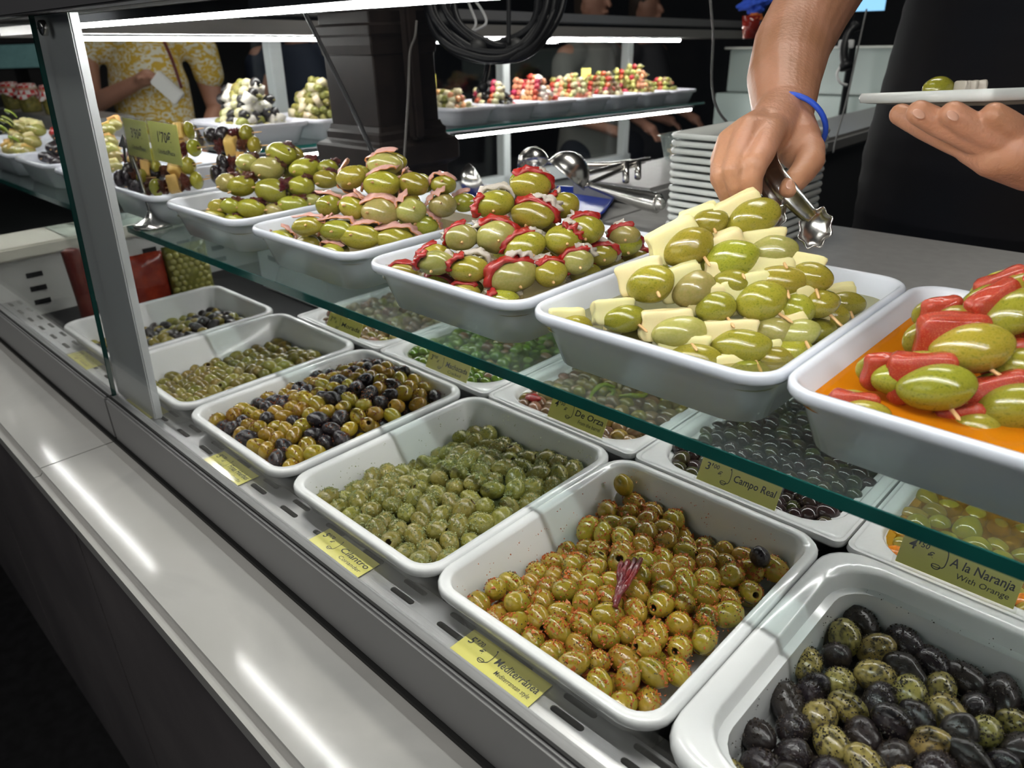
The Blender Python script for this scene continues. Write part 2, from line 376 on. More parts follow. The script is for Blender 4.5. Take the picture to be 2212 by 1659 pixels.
link('screw_cap', newmesh(bm, 'screw_cap', M_chrome), po)
boxo('screw_slot', -.0385, -.0215, -.0030, -.0019, .5612, .5628, M_dark, parent=po)
po2 = empty('corner_post', (-2.45, .35, 0), 'second metal upright at the far left edge of the case', 'post')
boxo('post_profile', -.05, .05, 0, .03, 0, .6, M_post, .002, po2)

# canopy with led tube
cp = empty('top_canopy', (-1.2, .47, .6), 'dark canopy box along the top of the glass case', 'canopy')
boxo('canopy_box', -3.0, 1.9, -.115, .07, -.022, .05, M_canopy, .002, cp)
boxo('front_trim', -3.0, .60, -.145, -.115, -.022, .05, M_canlt, .002, cp)
boxo('front_trim', .602, 1.9, -.145, -.115, -.03, .05, M_canlt, .002, cp)
M_led2 = mat('led_tube_dim', (1, 1, 1), .5, emit=(1, .985, .96), estr=LED_E * .30)
def led_tube(name, x0, x1, y, z, lab, r=.0040, m=None):
    t = empty(name, ((x0 + x1) / 2, y, z), lab, 'led light'); h = (x1 - x0) / 2
    bm = bmesh.new(); tube(bm, [(-h, 0, 0), (h, 0, 0)], r, 12); link('light_tube', newmesh(bm, 'light_tube', m or M_led, False), t)
    boxo('holder', -h, h, -.008, .008, r * .6, .016, M_canlt, parent=t)
    for s in (-1, 1): boxo('end_cap', s * h - .003, s * h + .003, -.008, .008, -.007, .012, M_canlt, parent=t)
    return t
led_tube('led_strip', -1.44, .45, .42, .5655, 'long lit led tube under the canopy on the right of the post')
led_tube('led_strip', -2.95, .50, .80, .205, 'lit led tube under the back of the glass shelf', m=M_led2)
led_tube('led_strip', -3.0, -1.73, .42, .5655, 'lit led tube under the canopy left of the post')

# ------------------------------------------------------------------ trays
def gn_tray(name, W, D, H, m, rim=.012, inner_r=.03, lip=.012, style=0):
    bm = bmesh.new(); R = .034
    if style == 0:    # melamine pan
        L = [(W - .06, D - .06, R - .008, -H), (W - .042, D - .042, R - .004, -H + .004), (W - .016, D - .016, R, -lip), (W - .003, D - .003, R, -lip), (W, D, R, -lip + .003), (W, D, R, -.003), (W - .003, D - .003, R, -.0003), (W - .006, D - .006, R - .002, 0),
             (W - 2 * rim + .004, D - 2 * rim + .004, R - .008, -.0005), (W - 2 * rim, D - 2 * rim, R - .010, -.004), (W - .054, D - .054, R - .010, -H + .016), (W - .060, D - .060, R - .012, -H + .008), (W - .075, D - .075, R - .016, -H + .005)]
    elif style == 1:  # pan with wide flat flange and an inner step (nearest tray)
        L = [(W - .085, D - .085, .03, -H), (W - .07, D - .07, .035, -.02), (W - .01, D - .01, .04, -.016), (W - .001, D - .001, .04, -.014), (W, D, .04, -.010), (W - .004, D - .004, .04, -.003), (W - .012, D - .012, .04, 0),
             (W - .042, D - .042, .045, -.001), (W - .048, D - .048, .045, -.004), (W - .056, D - .056, .043, -.026), (W - .062, D - .062, .042, -.029), (W - .066, D - .066, .04, -.033), (W - .084, D - .084, .035, -H + .016), (W - .1, D - .1, .03, -H + .006)]
    else:             # white frame with a rounded opening (back row)
        L = [(W - .075, D - .075, .04, -H), (W - .06, D - .06, .045, -.012), (W - .004, D - .004, .012, -.010), (W, D, .012, -.006), (W - .002, D - .002, .012, 0), (W - .008, D - .008, .012, .0006), (W - .011, D - .011, .014, -.0015), (W - .014, D - .014, .016, .0002),
             (W - .034, D - .034, .05, -.0005), (W - .04, D - .04, .05, -.004), (W - .048, D - .048, .048, -.03), (W - .06, D - .06, .045, -H + .01), (W - .08, D - .08, .035, -H + .005)]
    r = loft(bm, L); bm.faces.new(r[0][::-1]); bm.faces.new(r[-1])
    me = newmesh(bm, name, m); 
    try: me.set_sharp_from_angle(angle=math.radians(60))
    except Exception: pass
    return me
ME_low = gn_tray('tray', .279, .333, .072, M_white, rim=.013)
ME_blk = gn_tray('tray', .286, .340, .085, M_white, style=1)
ME_fr = gn_tray('tray', .276, .328, .065, M_white, style=2)
ME_up = gn_tray('tray', .266, .326, .062, M_tray2, rim=.0085)
ME_far = gn_tray('tray', .30, .19, .055, mat('white_tray_far', (.66, .66, .72), .2), rim=.009)

# ------------------------------------------------------------------ olive meshes
def ell(seg=24, rg=14, tipx=0.0, lump=0.0, seed=0):
    bm = bmesh.new(); prof = []
    for i in range(rg + 1):
        a = PI * i / rg; r = math.sin(a); x = -math.cos(a)
        x *= 1 + tipx * abs(x) ** 6
        prof.append((max(r, 0) ** .94 if 0 < i < rg else 0, x))
    lathe(bm, prof, seg, axis='x')
    if lump:
        for v in bm.verts:
            n = noise.noise(v.co * 1.3 + Vector((seed * 7.1, 3.3, 1.7)))
            v.co *= 1 + lump * n
    return bm
def pitted(seg=20, rg=12, hole=.27, lump=.04, seed=0):
    bm = bmesh.new(); prof = [(0, .35), (hole * .8, .36), (hole * .92, .7), (hole, .90)]
    a0 = math.asin(min(hole + .07, .9))
    for i in range(rg + 1):
        a = a0 + (PI - a0) * i / rg; prof.append((math.sin(a) if i < rg else 0, math.cos(a)))
    fs = lathe(bm, prof, seg, axis='x')
    for f in fs[:seg * 3]: f.material_index = 1
    for v in bm.verts:
        n = noise.noise(v.co * 1.2 + Vector((seed * 5.3, 1.3, 4.7))); v.co *= 1 + lump * n
    return bm
def olive_meshes(nm, m, n=3, pits=2, lump=.06, big=False):
    out = []
    for i in range(n): out.append(newmesh(ell(30 if big else 18, 18 if big else 11, .05, lump, i + 1), nm, m))
    for i in range(pits): out.append(newmesh(pitted(seed=i + 3, lump=lump), nm, [m, M_pit]))
    return out
OM = {k: olive_meshes('olive_' + k, m, *a) for k, m, *a in (
    ('cil', M_ocil, 3, 3, .07), ('med', M_omed, 3, 3, .05), ('fin', M_ofin, 3, 2, .06), ('blk', M_oblk, 3, 1, .10), ('gry', M_ogry, 3, 1, .16), ('pale', M_opale, 2, 3, .05),
    ('bright', M_obright, 2, 0, .05), ('rosa', M_orosa, 3, 0, .06), ('camp', M_ocampo, 2, 0, .04), ('camp2', M_ocampo2, 2, 0, .06), ('nar', M_onar, 2, 2, .05), ('t2', mat('dull_green_olive', (.25, .20, .035), .17, col2=(.19, .165, .03), scale=1.5, coat=.4, rnd=.5, bump=.2, bscale=5), 3, 2, .05))}

def heap(tx, ty, W, D, zr, hf, a, b, layers=1, seed=1, wall=.03, floor=-.062, dens=1.0, jt=.26):
    """resting positions for olives of semi-axes a, b inside a pan whose rim is at zr; hf(u, v) is the top of the heap below the rim"""
    rg = random.Random(seed); R = (a + b) / 2 * .97; sp = 2 * R * .96 / dens; P = []
    x0, x1, y0, y1 = -W / 2 + wall, W / 2 - wall, -D / 2 + wall, D / 2 - wall
    for lay in range(layers):
        j = 0; y = y0 + (lay % 2) * sp * .5
        while y <= y1 + .001:
            x = x0 + ((j + lay) % 2) * sp * .5
            while x <= x1 + .001:
                px = x + rg.uniform(-jt, jt) * sp; py = y + rg.uniform(-jt, jt) * sp
                u = (px - x0) / (x1 - x0); v = (py - y0) / (y1 - y0)
                h = hf(min(max(u, 0), 1), min(max(v, 0), 1))
                if h is not None:
                    z = h - R - lay * R * 1.35 + rg.uniform(-.35, .30) * R
                    if z > floor + R * .7 or lay == 0: P.append([px, py, max(z, floor + R)])
                x += sp
            y += sp * .87; j += 1
    P = np.array(P); z0 = P[:, 2].copy()
    for it in range(45):
        d = P[:, None, :] - P[None, :, :]; dd = np.sqrt((d ** 2).sum(-1)) + np.eye(len(P)) * 9
        ov = np.clip(2 * R * .93 - dd, 0, None); push = (d / dd[..., None]) * ov[..., None] * .25
        P += push.sum(1); P[:, 2] += (z0 - P[:, 2]) * .08
        # sloping walls
        k = np.clip(-P[:, 2] / .07, 0, 1) * .012
        lim = .6 * R
        P[:, 0] = np.clip(P[:, 0], -W / 2 + .020 + k + lim, W / 2 - .020 - k - lim); P[:, 1] = np.clip(P[:, 1], -D / 2 + .020 + k + lim, D / 2 - .020 - k - lim)
        P[:, 2] = np.maximum(P[:, 2], floor + R * .9)
    return [Vector((tx + p[0], ty + p[1], zr + p[2])) for p in P]
def rot_rand(rg, flat=.5):
    yaw = rg.uniform(0, 2 * PI); pitch = rg.gauss(0, flat)
    return Matrix.Rotation(yaw, 4, 'Z') @ Matrix.Rotation(pitch, 4, 'Y') @ Matrix.Rotation(rg.uniform(0, 6.28), 4, 'X')
KN = dict(cil='herbed_olive', med='spiced_olive', fin='golden_olive', blk='black_olive', gry='dull_black_olive', pale='speckled_olive', bright='cracked_green_olive', rosa='brown_olive', camp='dark_green_olive', camp2='dark_brown_olive', nar='yellow_olive', t2='green_olive')
def spawn(pts, kinds, a, b, seed, name='olive', cat='olive', jit=.12, flat=.5):
    """kinds: (key, weight, label, group)"""
    rg = random.Random(seed); out = []
    tot = sum(k[1] for k in kinds)
    for p in pts:
        r = rg.uniform(0, tot); 
        for k in kinds:
            r -= k[1]
            if r <= 0: break
        o = bpy.data.objects.new(KN.get(k[0], name), rg.choice(OM[k[0]])); COL.objects.link(o)
        s = rg.uniform(1 - jit, 1 + jit); S = Matrix.Diagonal((a * s * rg.uniform(.93, 1.12), b * s, b * s, 1))
        o.matrix_world = Matrix.Translation(p) @ rot_rand(rg, flat) @ S
        o['label'] = k[2]; o['category'] = cat; o['group'] = k[3]; out.append(o)
    return out
def crumbs(name, label, m, ols, R, n, size, seed, tray=None, ntray=0, top=.2, shape=(1, 1, .5)):
    rg = random.Random(seed); V = []; F = []
    def bit(p, s):
        i = len(V); q = Quaternion(Vector((rg.gauss(0, 1), rg.gauss(0, 1), rg.gauss(0, 1))).normalized(), rg.uniform(0, 6))
        for c in ((1, 0, -.4), (-.5, .87, -.4), (-.5, -.87, -.4), (0, 0, 1)):
            V.append(p + q @ (Vector(c) * s * rg.uniform(.6, 1.3)))
        F.extend([(i, i + 2, i + 1), (i, i + 1, i + 3), (i + 1, i + 2, i + 3), (i + 2, i, i + 3)])
    k = 0
    while k < n:
        o = rg.choice(ols); c = o.matrix_world
        # clusters of crumbs on one olive
        d0 = Vector((rg.gauss(0, 1), rg.gauss(0, 1), rg.uniform(top, 1.4))).normalized()
        for _ in range(rg.randint(2, 9)):
            d = (d0 + Vector((rg.gauss(0, .35), rg.gauss(0, .35), rg.gauss(0, .35)))).normalized()
            l = c.to_3x3().inverted() @ d; l.normalize(); p = c @ (l * 1.01); bit(p, size * rg.uniform(.4, 1.3)); k += 1
    if tray:
        tx, ty, W, D, zr = tray
        for _ in range(ntray):
            side = rg.choice('lbrf'); u = rg.uniform(-.42, .42); h = rg.betavariate(1.2, 2.0) * .045; ins = .0165 + h * .26
            if side == 'l': p = Vector((tx - W / 2 + ins, ty + u * D, zr - h))
            elif side == 'b': p = Vector((tx + u * W, ty + D / 2 - ins, zr - h))
            elif side == 'r': p = Vector((tx + W / 2 - ins, ty + u * D, zr - h))
            else: p = Vector((tx + u * W, ty - D / 2 + ins, zr - h))
            for _ in range(rg.randint(1, 3)): bit(p + Vector((0, rg.gauss(0, .003), rg.gauss(0, .003))) if side in 'lr' else p + Vector((rg.gauss(0, .003), 0, rg.gauss(0, .003))), size * rg.uniform(.3, .9))
    me = bpy.data.meshes.new(name); me.from_pydata(V, [], F); me.materials.append(m)
    return link(name, me, label=label, cat=name.replace('_', ' '), kind='stuff')
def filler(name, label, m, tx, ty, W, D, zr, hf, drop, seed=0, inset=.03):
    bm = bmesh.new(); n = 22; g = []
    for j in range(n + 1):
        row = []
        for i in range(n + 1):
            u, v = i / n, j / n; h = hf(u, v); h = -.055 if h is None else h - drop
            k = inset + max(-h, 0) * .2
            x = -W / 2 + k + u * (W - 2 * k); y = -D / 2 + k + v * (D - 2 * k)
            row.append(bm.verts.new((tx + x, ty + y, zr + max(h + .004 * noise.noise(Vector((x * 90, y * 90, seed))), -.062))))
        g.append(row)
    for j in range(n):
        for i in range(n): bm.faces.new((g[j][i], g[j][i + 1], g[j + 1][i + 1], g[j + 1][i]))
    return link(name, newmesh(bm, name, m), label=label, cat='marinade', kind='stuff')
def brine(tx, ty, W, D, r, z, m, label, name='brine'):
    bm = bmesh.new(); pts = rrect(W, D, r); bm.faces.new([bm.verts.new((tx + x, ty + y, z + .0)) for x, y in pts])
    return link(name, newmesh(bm, name, m, False), label=label, cat='brine', kind='stuff')

# ------------------------------------------------------------------ lower front trays
bumpf = lambda u, v, cu, cv, s: math.exp(-((u - cu) ** 2 + (v - cv) ** 2) / s)
ZR = .035
TY = .5225
def tray(me, x, y, z, label, rz=0):
    o = link('food_tray', me, None, (x, y, z), label, 'tray'); o.rotation_euler.z = rz; return o
# 1 black + green herbed, far left
tray(ME_low, -1.4975, TY, ZR, 'white tray of black and green olives farthest left in the front row')
hf = lambda u, v: -.042 + .028 * bumpf(u, v, .65, .75, .12) + .01 * bumpf(u, v, .8, .3, .1)
p = heap(-1.4975, TY, .268, .326, ZR, hf, .0145, .0115, 1, 11)
spawn(p, [('t2', 5, 'green olive among black ones in the farthest left front tray', 'green olives, farthest front tray'), ('gry', 6, 'black olive in the farthest left front tray', 'black olives, farthest front tray')], .0145, .0115, 11)
filler('herb_marinade', 'dark herb marinade under the farthest olives', M_dherb, -1.4975, TY, .268, .326, ZR, hf, .022)
# 2 plain green
tray(ME_low, -1.2095, TY, ZR, 'white tray of plain green olives, second from left in the front row')
hf = lambda u, v: -.046 + .030 * bumpf(u, v, .75, .75, .10) + .008 * bumpf(u, v, .6, .2, .1)
p = heap(-1.2095, TY, .268, .326, ZR, hf, .0145, .0118, 1, 12)
spawn(p, [('t2', 1, 'brownish green olive in the second front tray, right behind the post', 'green olives in the second front tray')], .0145, .0118, 12)
filler('herb_marinade', 'thin oily residue under the second tray of olives', M_ocil, -1.2095, TY, .268, .326, ZR, hf, .023)
# 3 finas hierbas
tray(ME_low, -.9225, TY, ZR, 'white tray heaped with golden and black olives, third in the front row')
hf3 = lambda u, v: -.008 + .026 * bumpf(u, v, .55, .6, .25) + .008 * bumpf(u, v, .5, .95, .1)
p = heap(-.9225, TY, .268, .326, ZR, hf3, .0150, .0120, 2, 13)
o3 = spawn(p, [('fin', 11, 'golden olive dusted with spice in the heaped mixed tray', 'golden olives in the heaped tray'), ('blk', 6, 'shiny black olive in the heaped tray of golden olives', 'black olives in the heaped tray')], .0150, .0120, 13)
filler('herb_marinade', 'brown spice paste under the heaped mixed olives', M_dherb, -.9225, TY, .268, .326, ZR, hf3, .024)
crumbs('spice_crumbs', 'reddish brown spice clinging to the heaped golden and black olives', mat('brown_spice', (.26, .07, .015), .6, col2=(.14, .035, .01), scale=90), o3, .013, 5200, .0014, 3, (-.9225, TY, .268, .326, ZR), 60)
# 4 cilantro
tray(ME_low, -.6325, TY, ZR, 'white tray of green olives in herb paste, beside the card reading Cilantro')
hf4 = lambda u, v: -.024 + .020 * bumpf(u, v, .6, .62, .22) + .006 * bumpf(u, v, .1, .05, .05) - .012 * bumpf(u, v, .0, .6, .1) - .02 * bumpf(u, v, .5, 1.1, .06)
p = heap(-.6325, TY, .268, .326, ZR, hf4, .0160, .0128, 2, 14)
o4 = spawn(p, [('cil', 1, 'green olive coated in herb paste, in the tray marked Cilantro', 'coriander olives')], .0160, .0128, 14, 'herbed_olive')
filler('herb_marinade', 'green coriander paste under the Cilantro olives', M_herb, -.6325, TY, .268, .326, ZR, hf4, .022)
crumbs('herb_crumbs', 'chopped coriander clinging to the Cilantro olives and tray walls', M_herb, o4, .013, 13000, .00135, 4, (-.6325, TY, .268, .326, ZR), 110)
crumbs('herb_paste', 'pale green clumps of coriander paste on the Cilantro olives', M_herb, o4, .013, 1100, .0026, 57)
# 5 mediterranea
tray(ME_low, -.3535, TY, ZR, 'white tray of orange spiced olives, beside the card reading Mediterranea')
hf5 = lambda u, v: -.022 + .012 * bumpf(u, v, .55, .45, .2) - .020 * bumpf(u, v, .0, .5, .05) - .022 * bumpf(u, v, .6, 1.08, .05) - .006 * bumpf(u, v, 1, .2, .1)
p = heap(-.3535, TY, .268, .326, ZR, hf5, .0160, .0128, 2, 15)
o5 = spawn(p, [('med', 1, 'pitted green olive flecked with orange spice, in the tray marked Mediterranea', 'mediterranean olives')], .0160, .0128, 15, 'spiced_olive')
filler('herb_marinade', 'orange spice paste under the Mediterranea olives', M_spice, -.3535, TY, .268, .326, ZR, hf5, .022)
crumbs('spice_crumbs', 'orange pepper crumbs clinging to the Mediterranea olives and tray walls', M_spice, o5, .013, 7500, .00135, 5, (-.3535, TY, .268, .326, ZR), 90)
crumbs('herb_specks', 'tiny dark herb specks on the Mediterranea olives', M_dherb, o5, .013, 4200, .0008, 55)
o = link('olive', OM['med'][0]); o.matrix_world = Matrix.Translation((-.455, .648, .022)) @ Matrix.Rotation(1.0, 4, 'Z') @ Matrix.Rotation(1.2, 4, 'Y') @ Matrix.Diagonal((.0155, .0122, .0122, 1)); tag(o, 'single green olive resting high in the back left corner of the Mediterranea tray', 'olive')
o = link('olive', OM['blk'][0]); o.matrix_world = Matrix.Translation((-.263, .632, .022)) @ Matrix.Rotation(1.0, 4, 'Z') @ Matrix.Rotation(1.2, 4, 'Y') @ Matrix.Diagonal((.0135, .0105, .0105, 1)); tag(o, 'lone dark olive lying on the orange spiced olives', 'olive')
crumbs('spice_paste', 'clumps of orange spice paste between the Mediterranea olives', mat('orange_paste', (.55, .17, .03), .5, col2=(.42, .10, .02), scale=200), o5, .013, 900, .0028, 56)
bm = bmesh.new()
for q in range(4):
    a = q * .5; P0 = [(-.358 + .004 * q, .512 + .006 * q, .036), (-.352 + .006 * q, .500 - .002 * q, .037 + .002 * (q % 2)), (-.342 + .003 * q, .486 - .004 * q, .031), (-.334 + .002 * q, .470 - .003 * q, .028)]
    tube(bm, spline(P0, 5), [.0022 + .0012 * abs(math.sin(k * .7 + q)) for k in range(16)], 7)
link('pepper_strip', newmesh(bm, 'pepper_strip', M_tomato), label='shrivelled dried red pepper lying on the Mediterranea olives', cat='pepper')
# 6 black, nearest
tray(ME_blk, -.0705, .5235, .037, 'white tray with a wide rim holding black and pale herbed olives, nearest the camera')
hf6 = lambda u, v: -.052 + .034 * bumpf(u, v, .62, .45, .20) - .03 * bumpf(u, v, .5, 1.05, .04) + .006 * bumpf(u, v, .2, .2, .05)
p = heap(-.0705, .5235, .275, .335, .037, hf6, .0180, .0142, 2, 16, wall=.045)
o6 = spawn(p, [('gry', 4, 'dull black olive in the wide-rimmed tray nearest the camera', 'dull black olives nearest the camera'), ('pale', 8, 'pale pitted olive with dark herb specks in the nearest tray', 'pale herbed olives nearest the camera'), ('blk', 5, 'glossy black olive in the nearest tray', 'glossy black olives nearest the camera')], .0180, .0142, 16)
filler('herb_marinade', 'dark herb residue under the nearest black and pale olives', M_dherb, -.0705, .5235, .275, .335, .037, hf6, .022, inset=.045)
crumbs('herb_specks', 'dark herb crumbs on the nearest olives and their tray walls', M_dherb, o6, .014, 9000, .0011, 6, (-.0705, .5235, .235, .295, .033), 90)

# ------------------------------------------------------------------ lower back trays (frames)
BX = [-.0635, -.3405, -.6175, -.8945, -1.1715]
BY = .860
blabels = ['back tray of yellow olives in amber liquor, behind the card A la Naranja', 'back tray of small dark olives, behind the card Campo Real', 'back tray of brown olives, peppers and chillies, behind the card De Orza',
           'back tray of bright green cracked olives, behind the card Machacada', 'leftmost back tray of mauve brown olives, behind the card Morada']
bk = [[('nar', 1, 'yellow green olive in amber liquor behind the card A la Naranja', 'orange flavoured olives')],
      [('camp', 5, 'small dark green olive behind the card Campo Real', 'dark green olives in the Campo Real tray'), ('camp2', 6, 'small dark brown olive behind the card Campo Real', 'dark brown olives in the Campo Real tray')],
      [('rosa', 5, 'brown olive behind the card De Orza', 'brown olives in the De Orza tray'), ('t2', 3, 'green olive behind the card De Orza', 'green olives in the De Orza tray')],
      [('bright', 9, 'bright green cracked olive behind the card Machacada', 'bright green olives'), ('rosa', 1, 'brownish olive among the bright green ones', 'brown olives among bright green ones')],
      [('rosa', 4, 'mauve brown olive behind the card Morada', 'mauve brown olives'), ('t2', 1, 'greenish olive among the mauve ones behind the card Morada', 'greenish olives among mauve ones')]]
bs = [(.0165, .0135), (.0112, .0106), (.0128, .0115), (.0122, .0105), (.0128, .0110)]
bbr = [(M_brineO, 'amber liquor around the yellow olives', .011), (M_brineK, 'dark brine around the Campo Real olives', .016), (M_brineD, 'brownish brine around the De Orza olives', .013), (M_brineG, 'green brine around the Machacada olives', .009), (M_brineD, 'brine around the mauve olives', .016)]
for i in range(5):
    tray(ME_fr, BX[i], BY, .032, blabels[i])
    a, b = bs[i]; hfb = lambda u, v: -.003 + .003 * math.sin(5 * u + i) * math.cos(6 * v)
    p = heap(BX[i], BY, .276, .322, .032, hfb, a, b, 1, 30 + i, wall=.033, dens=1.05, jt=.48)
    # keep out of the rounded corners of the opening
    q = []
    for P in p:
        dx, dy = abs(P.x - BX[i]) - (.119 - .05), abs(P.y - BY) - (.142 - .05)
        if dx > 0 and dy > 0 and math.hypot(dx, dy) > .05 - .6 * b: continue
        q.append(P)
    spawn(q, bk[i], a, b, 30 + i, jit=.15)
    filler('olive_liquor_base', 'dark liquor below the olives ' + ['of the A la Naranja tray', 'of the Campo Real tray', 'of the De Orza tray', 'of the Machacada tray', 'of the Morada tray'][i], [M_onar, M_ocampo2, M_dherb, M_dherb, M_orosa][i], BX[i], BY, .276, .322, .032, lambda u, v: -.0, b * 1.6, inset=.026)
    brine(BX[i], BY, .232, .278, .05, .032 - bbr[i][2], bbr[i][0], bbr[i][1])
# chillies and red peppers among De Orza olives
rg = random.Random(5)
for k in range(9):
    x = BX[2] + rg.uniform(-.08, .08); y = BY + rg.uniform(-.05, .12); a = rg.uniform(0, 6.28); z = .032
    pts = [(x + .03 * math.cos(a + t * 1.3) * t * 2, y + .03 * math.sin(a + t * 1.3) * t * 2, z - .002 + .004 * math.sin(t * 6)) for t in (0, .3, .6, .9)]
    tubeo('green_chilli', pts, [.0045 * (1 - abs(j - 9) / 16) for j in range(19)], M_gpep, smooth=6, label='curved green chilli among the De Orza olives', cat='chilli', group='chillies among the De Orza olives')
o = link('red_pepper_piece', newmesh(ell(16, 10, 0, .2, 3), 'red_pepper_piece', M_pepper), label='small red pepper at the front left corner of the De Orza tray', cat='pepper'); o.location = (-.695, .742, .030); o.scale = (.014, .010, .006)
M_carrot = mat('orange_peel', (.75, .22, .01), .25, coat=.4)
for k, (x, y) in enumerate(((-.155, .735), (-.04, .74), (.0, .75))):
    o = link('orange_peel_piece', newmesh(ell(14, 9, 0, .2, k), 'orange_peel_piece', M_carrot), label='piece of orange peel by the front rim among the yellow olives', cat='orange peel', group='orange peel pieces'); o.location = (x, y, .022); o.scale = (.016, .011, .006)

# ------------------------------------------------------------------ price cards
def ladle_icon(name, M, s, m, parent):
    bm = bmesh.new()
    pts = spline([(.22, 1.0, 0), (.30, .85, 0), (.34, .55, 0), (.30, .22, 0), (.12, .10, 0)], 6)
    def flat(pts, w):
        pts = [Vector(p) for p in pts]; L = []
        for i, p in enumerate(pts):
            t = (pts[min(i + 1, len(pts) - 1)] - pts[max(i - 1, 0)]).normalized(); n = Vector((-t.y, t.x, 0)); ww = w(i / (len(pts) - 1)) if callable(w) else w
            L.append((bm.verts.new(M @ ((p + n * ww) * s)), bm.verts.new(M @ ((p - n * ww) * s))))
        for a, b in zip(L, L[1:]): bm.faces.new((a[0], a[1], b[1], b[0]))
    flat(pts, lambda t: .045 if t < .12 else .02)
    flat([(.0 + .17 * math.cos(a), .16 + .06 * math.sin(a), 0) for a in [2 * PI * k / 20 for k in range(21)]], .016)
    flat([(.0 + .17 * math.cos(a), .15 + .14 * math.sin(a), 0) for a in [PI + PI * k / 12 for k in range(13)]], .02)
    return link(name, newmesh(bm, name, m, False), parent)
def scribble(name, x, y, L, h, m, par):
    bm = bmesh.new(); n = int(L / .0022); pts = [Vector((x + i * L / n, y + (h * .5 * (1 if i % 2 else -1) * (.5 + .5 * abs(math.sin(i * 1.7)))), .0008)) for i in range(n + 1)]
    for p, q in zip(pts, pts[1:]):
        d = (q - p).normalized(); k = Vector((-d.y, d.x, 0)) * .00035; bm.faces.new([bm.verts.new(v) for v in (p + k, p - k, q - k, q + k)])
    return link(name, newmesh(bm, name, m, False), par)
def card(M, W, H, price, cents, title, sub, label, sleeve=True, clear=.05):
    t = empty('price_card', M.translation, label, 'price card'); R = M.to_3x3().to_4x4(); t.matrix_world = M
    boxo('card_paper', 0, W, 0, H, 0, .0005, M_yel, parent=t)
    if sleeve: boxo('plastic_sleeve', -.003, W + .003, -.003, H + .003, .0018, .0021, M_sleeve, parent=t)
    T = lambda x, y: Matrix.Translation((x, y, .0008))
    s = H / .034
    lettering('lettering', price + "'", .0135 * s, T(.006 * s, .018 * s), M_ink, t)
    lettering('lettering', cents, .0075 * s, T(.0165 * s, .0225 * s), M_ink, t)
    lettering('lettering', '\u20ac', .0085 * s, T(.024 * s, .0155 * s), M_ink, t)
    ladle_icon('ladle_drawing', T(.034 * s, .007 * s), .022 * s, M_ink, t)
    if title is None: return t
    if title == '~':
        scribble('worn_writing', .046, .021, W - .052, .006, M_ink, t); scribble('worn_writing', .052, .010, W - .066, .004, M_ink, t); return t
    lettering('lettering', title, .0125 * s, T(.0455, .0155 * s), M_ink, t, width=W - .0455 - .004)
    if sub: lettering('lettering', sub, .0078 * s, T(.054, .0062 * s), M_ink, t, bold=.002, width=min(W - .054 - .006, .0045 * len(sub)))
    return t
flat = lambda x, y, a=0: Matrix.Translation((x, y, .0022)) @ Matrix.Rotation(a, 4, 'Z')
card(flat(-.429, .3315, 0.0), .1035, .0335, '5', '70', 'Mediterr\u00e1nea', 'Mediterranean style', 'yellow price card 5,70 reading Mediterranea on the steel deck')
card(flat(-.6815, .3310, 0.0), .1, .031, '5', '70', 'Cilantro', 'Coriander', 'yellow price card 5,70 reading Cilantro on the steel deck')
card(flat(-.957, .3300, 0.0), .101, .033, '5', '70', 'Finas Hierbas', 'Fine herbs', 'yellow price card 5,70 reading Finas Hierbas on the steel deck')
card(flat(-1.2445, .3290, 0.0), .1, .033, '5', '70', None, None, 'yellow price card on the deck, mostly hidden behind the metal post')
card(flat(-1.538, .3290, 0.0), .105, .033, '5', '70', '~', None, 'yellow price card on the deck left of the metal post')
def upr(x, y, z, tilt=-28): return Matrix.Translation((x, y, z)) @ Matrix.Rotation(math.radians(90 + tilt), 4, 'X')
card(upr(-.388, .706, .030), .103, .034, '3', '00', 'Campo Real', None, 'upright yellow card reading Campo Real by the small dark olives')
card(upr(-.910, .706, .030), .101, .032, '3', '00', 'Machacada', 'Cracked', 'upright yellow card reading Machacada by the bright green olives')
card(upr(-.634, .706, .034), .099, .034, '4', '50', 'De Orza', 'From the barrel', 'upright yellow card reading De Orza under the edge of the shelf')
card(upr(-.150, .696, .040), .105, .035, '4', '50', 'A la Naranja', 'With Orange', 'upright yellow card reading A la Naranja by the yellow olives')
card(upr(-1.212, .706, .026), .108, .033, '3', '00', 'Morada', None, 'upright yellow card reading Morada, leftmost of the upright cards')

# ------------------------------------------------------------------ upper trays
UY = .6675
UX = dict(F=-.0865, E=-.3545, D=-.6295, C=-.9255, B=-1.2255, A=-1.527, G=-1.827, H=-2.135, I=-2.43, J=-2.72)
ulab = dict(F='upper tray of olives stuffed with red sausage in orange oil, nearest on the shelf', E='upper tray of olive and white cheese skewers in pale brine', D='upper tray of olives with anchovy and red pepper', C='upper tray of olives with cured ham',
            B='upper tray of olives with dried tomato', A='upper tray of cheese, tomato and black olive skewers beside the price stand', G='upper tray of pale olive and artichoke skewers just right of the post, mostly hidden', H='upper tray of shiny black olive skewers left of the post',
            I='upper tray of green olives and chillies at the left edge', J='upper tray farthest left, cut by the picture edge')
for k, x in UX.items(): tray(ME_up, x, UY, .290, ulab[k])
brine(UX['E'], UY, .243, .303, .024, .2685, M_brineE, 'pale cloudy brine in the cheese skewer tray')
brine(UX['D'], UY, .243, .303, .024, .2685, M_brineD, 'brownish brine in the anchovy olive tray')
brine(UX['C'], UY, .243, .303, .024, .2700, M_brineD, 'brownish brine in the ham olive tray')
brine(UX['B'], UY, .243, .303, .024, .2640, M_brineD, 'brownish oil in the dried tomato olive tray')
brine(UX['F'], UY, .243, .303, .024, .2700, M_brineF, 'orange oil in the sausage olive tray', name='orange_oil')

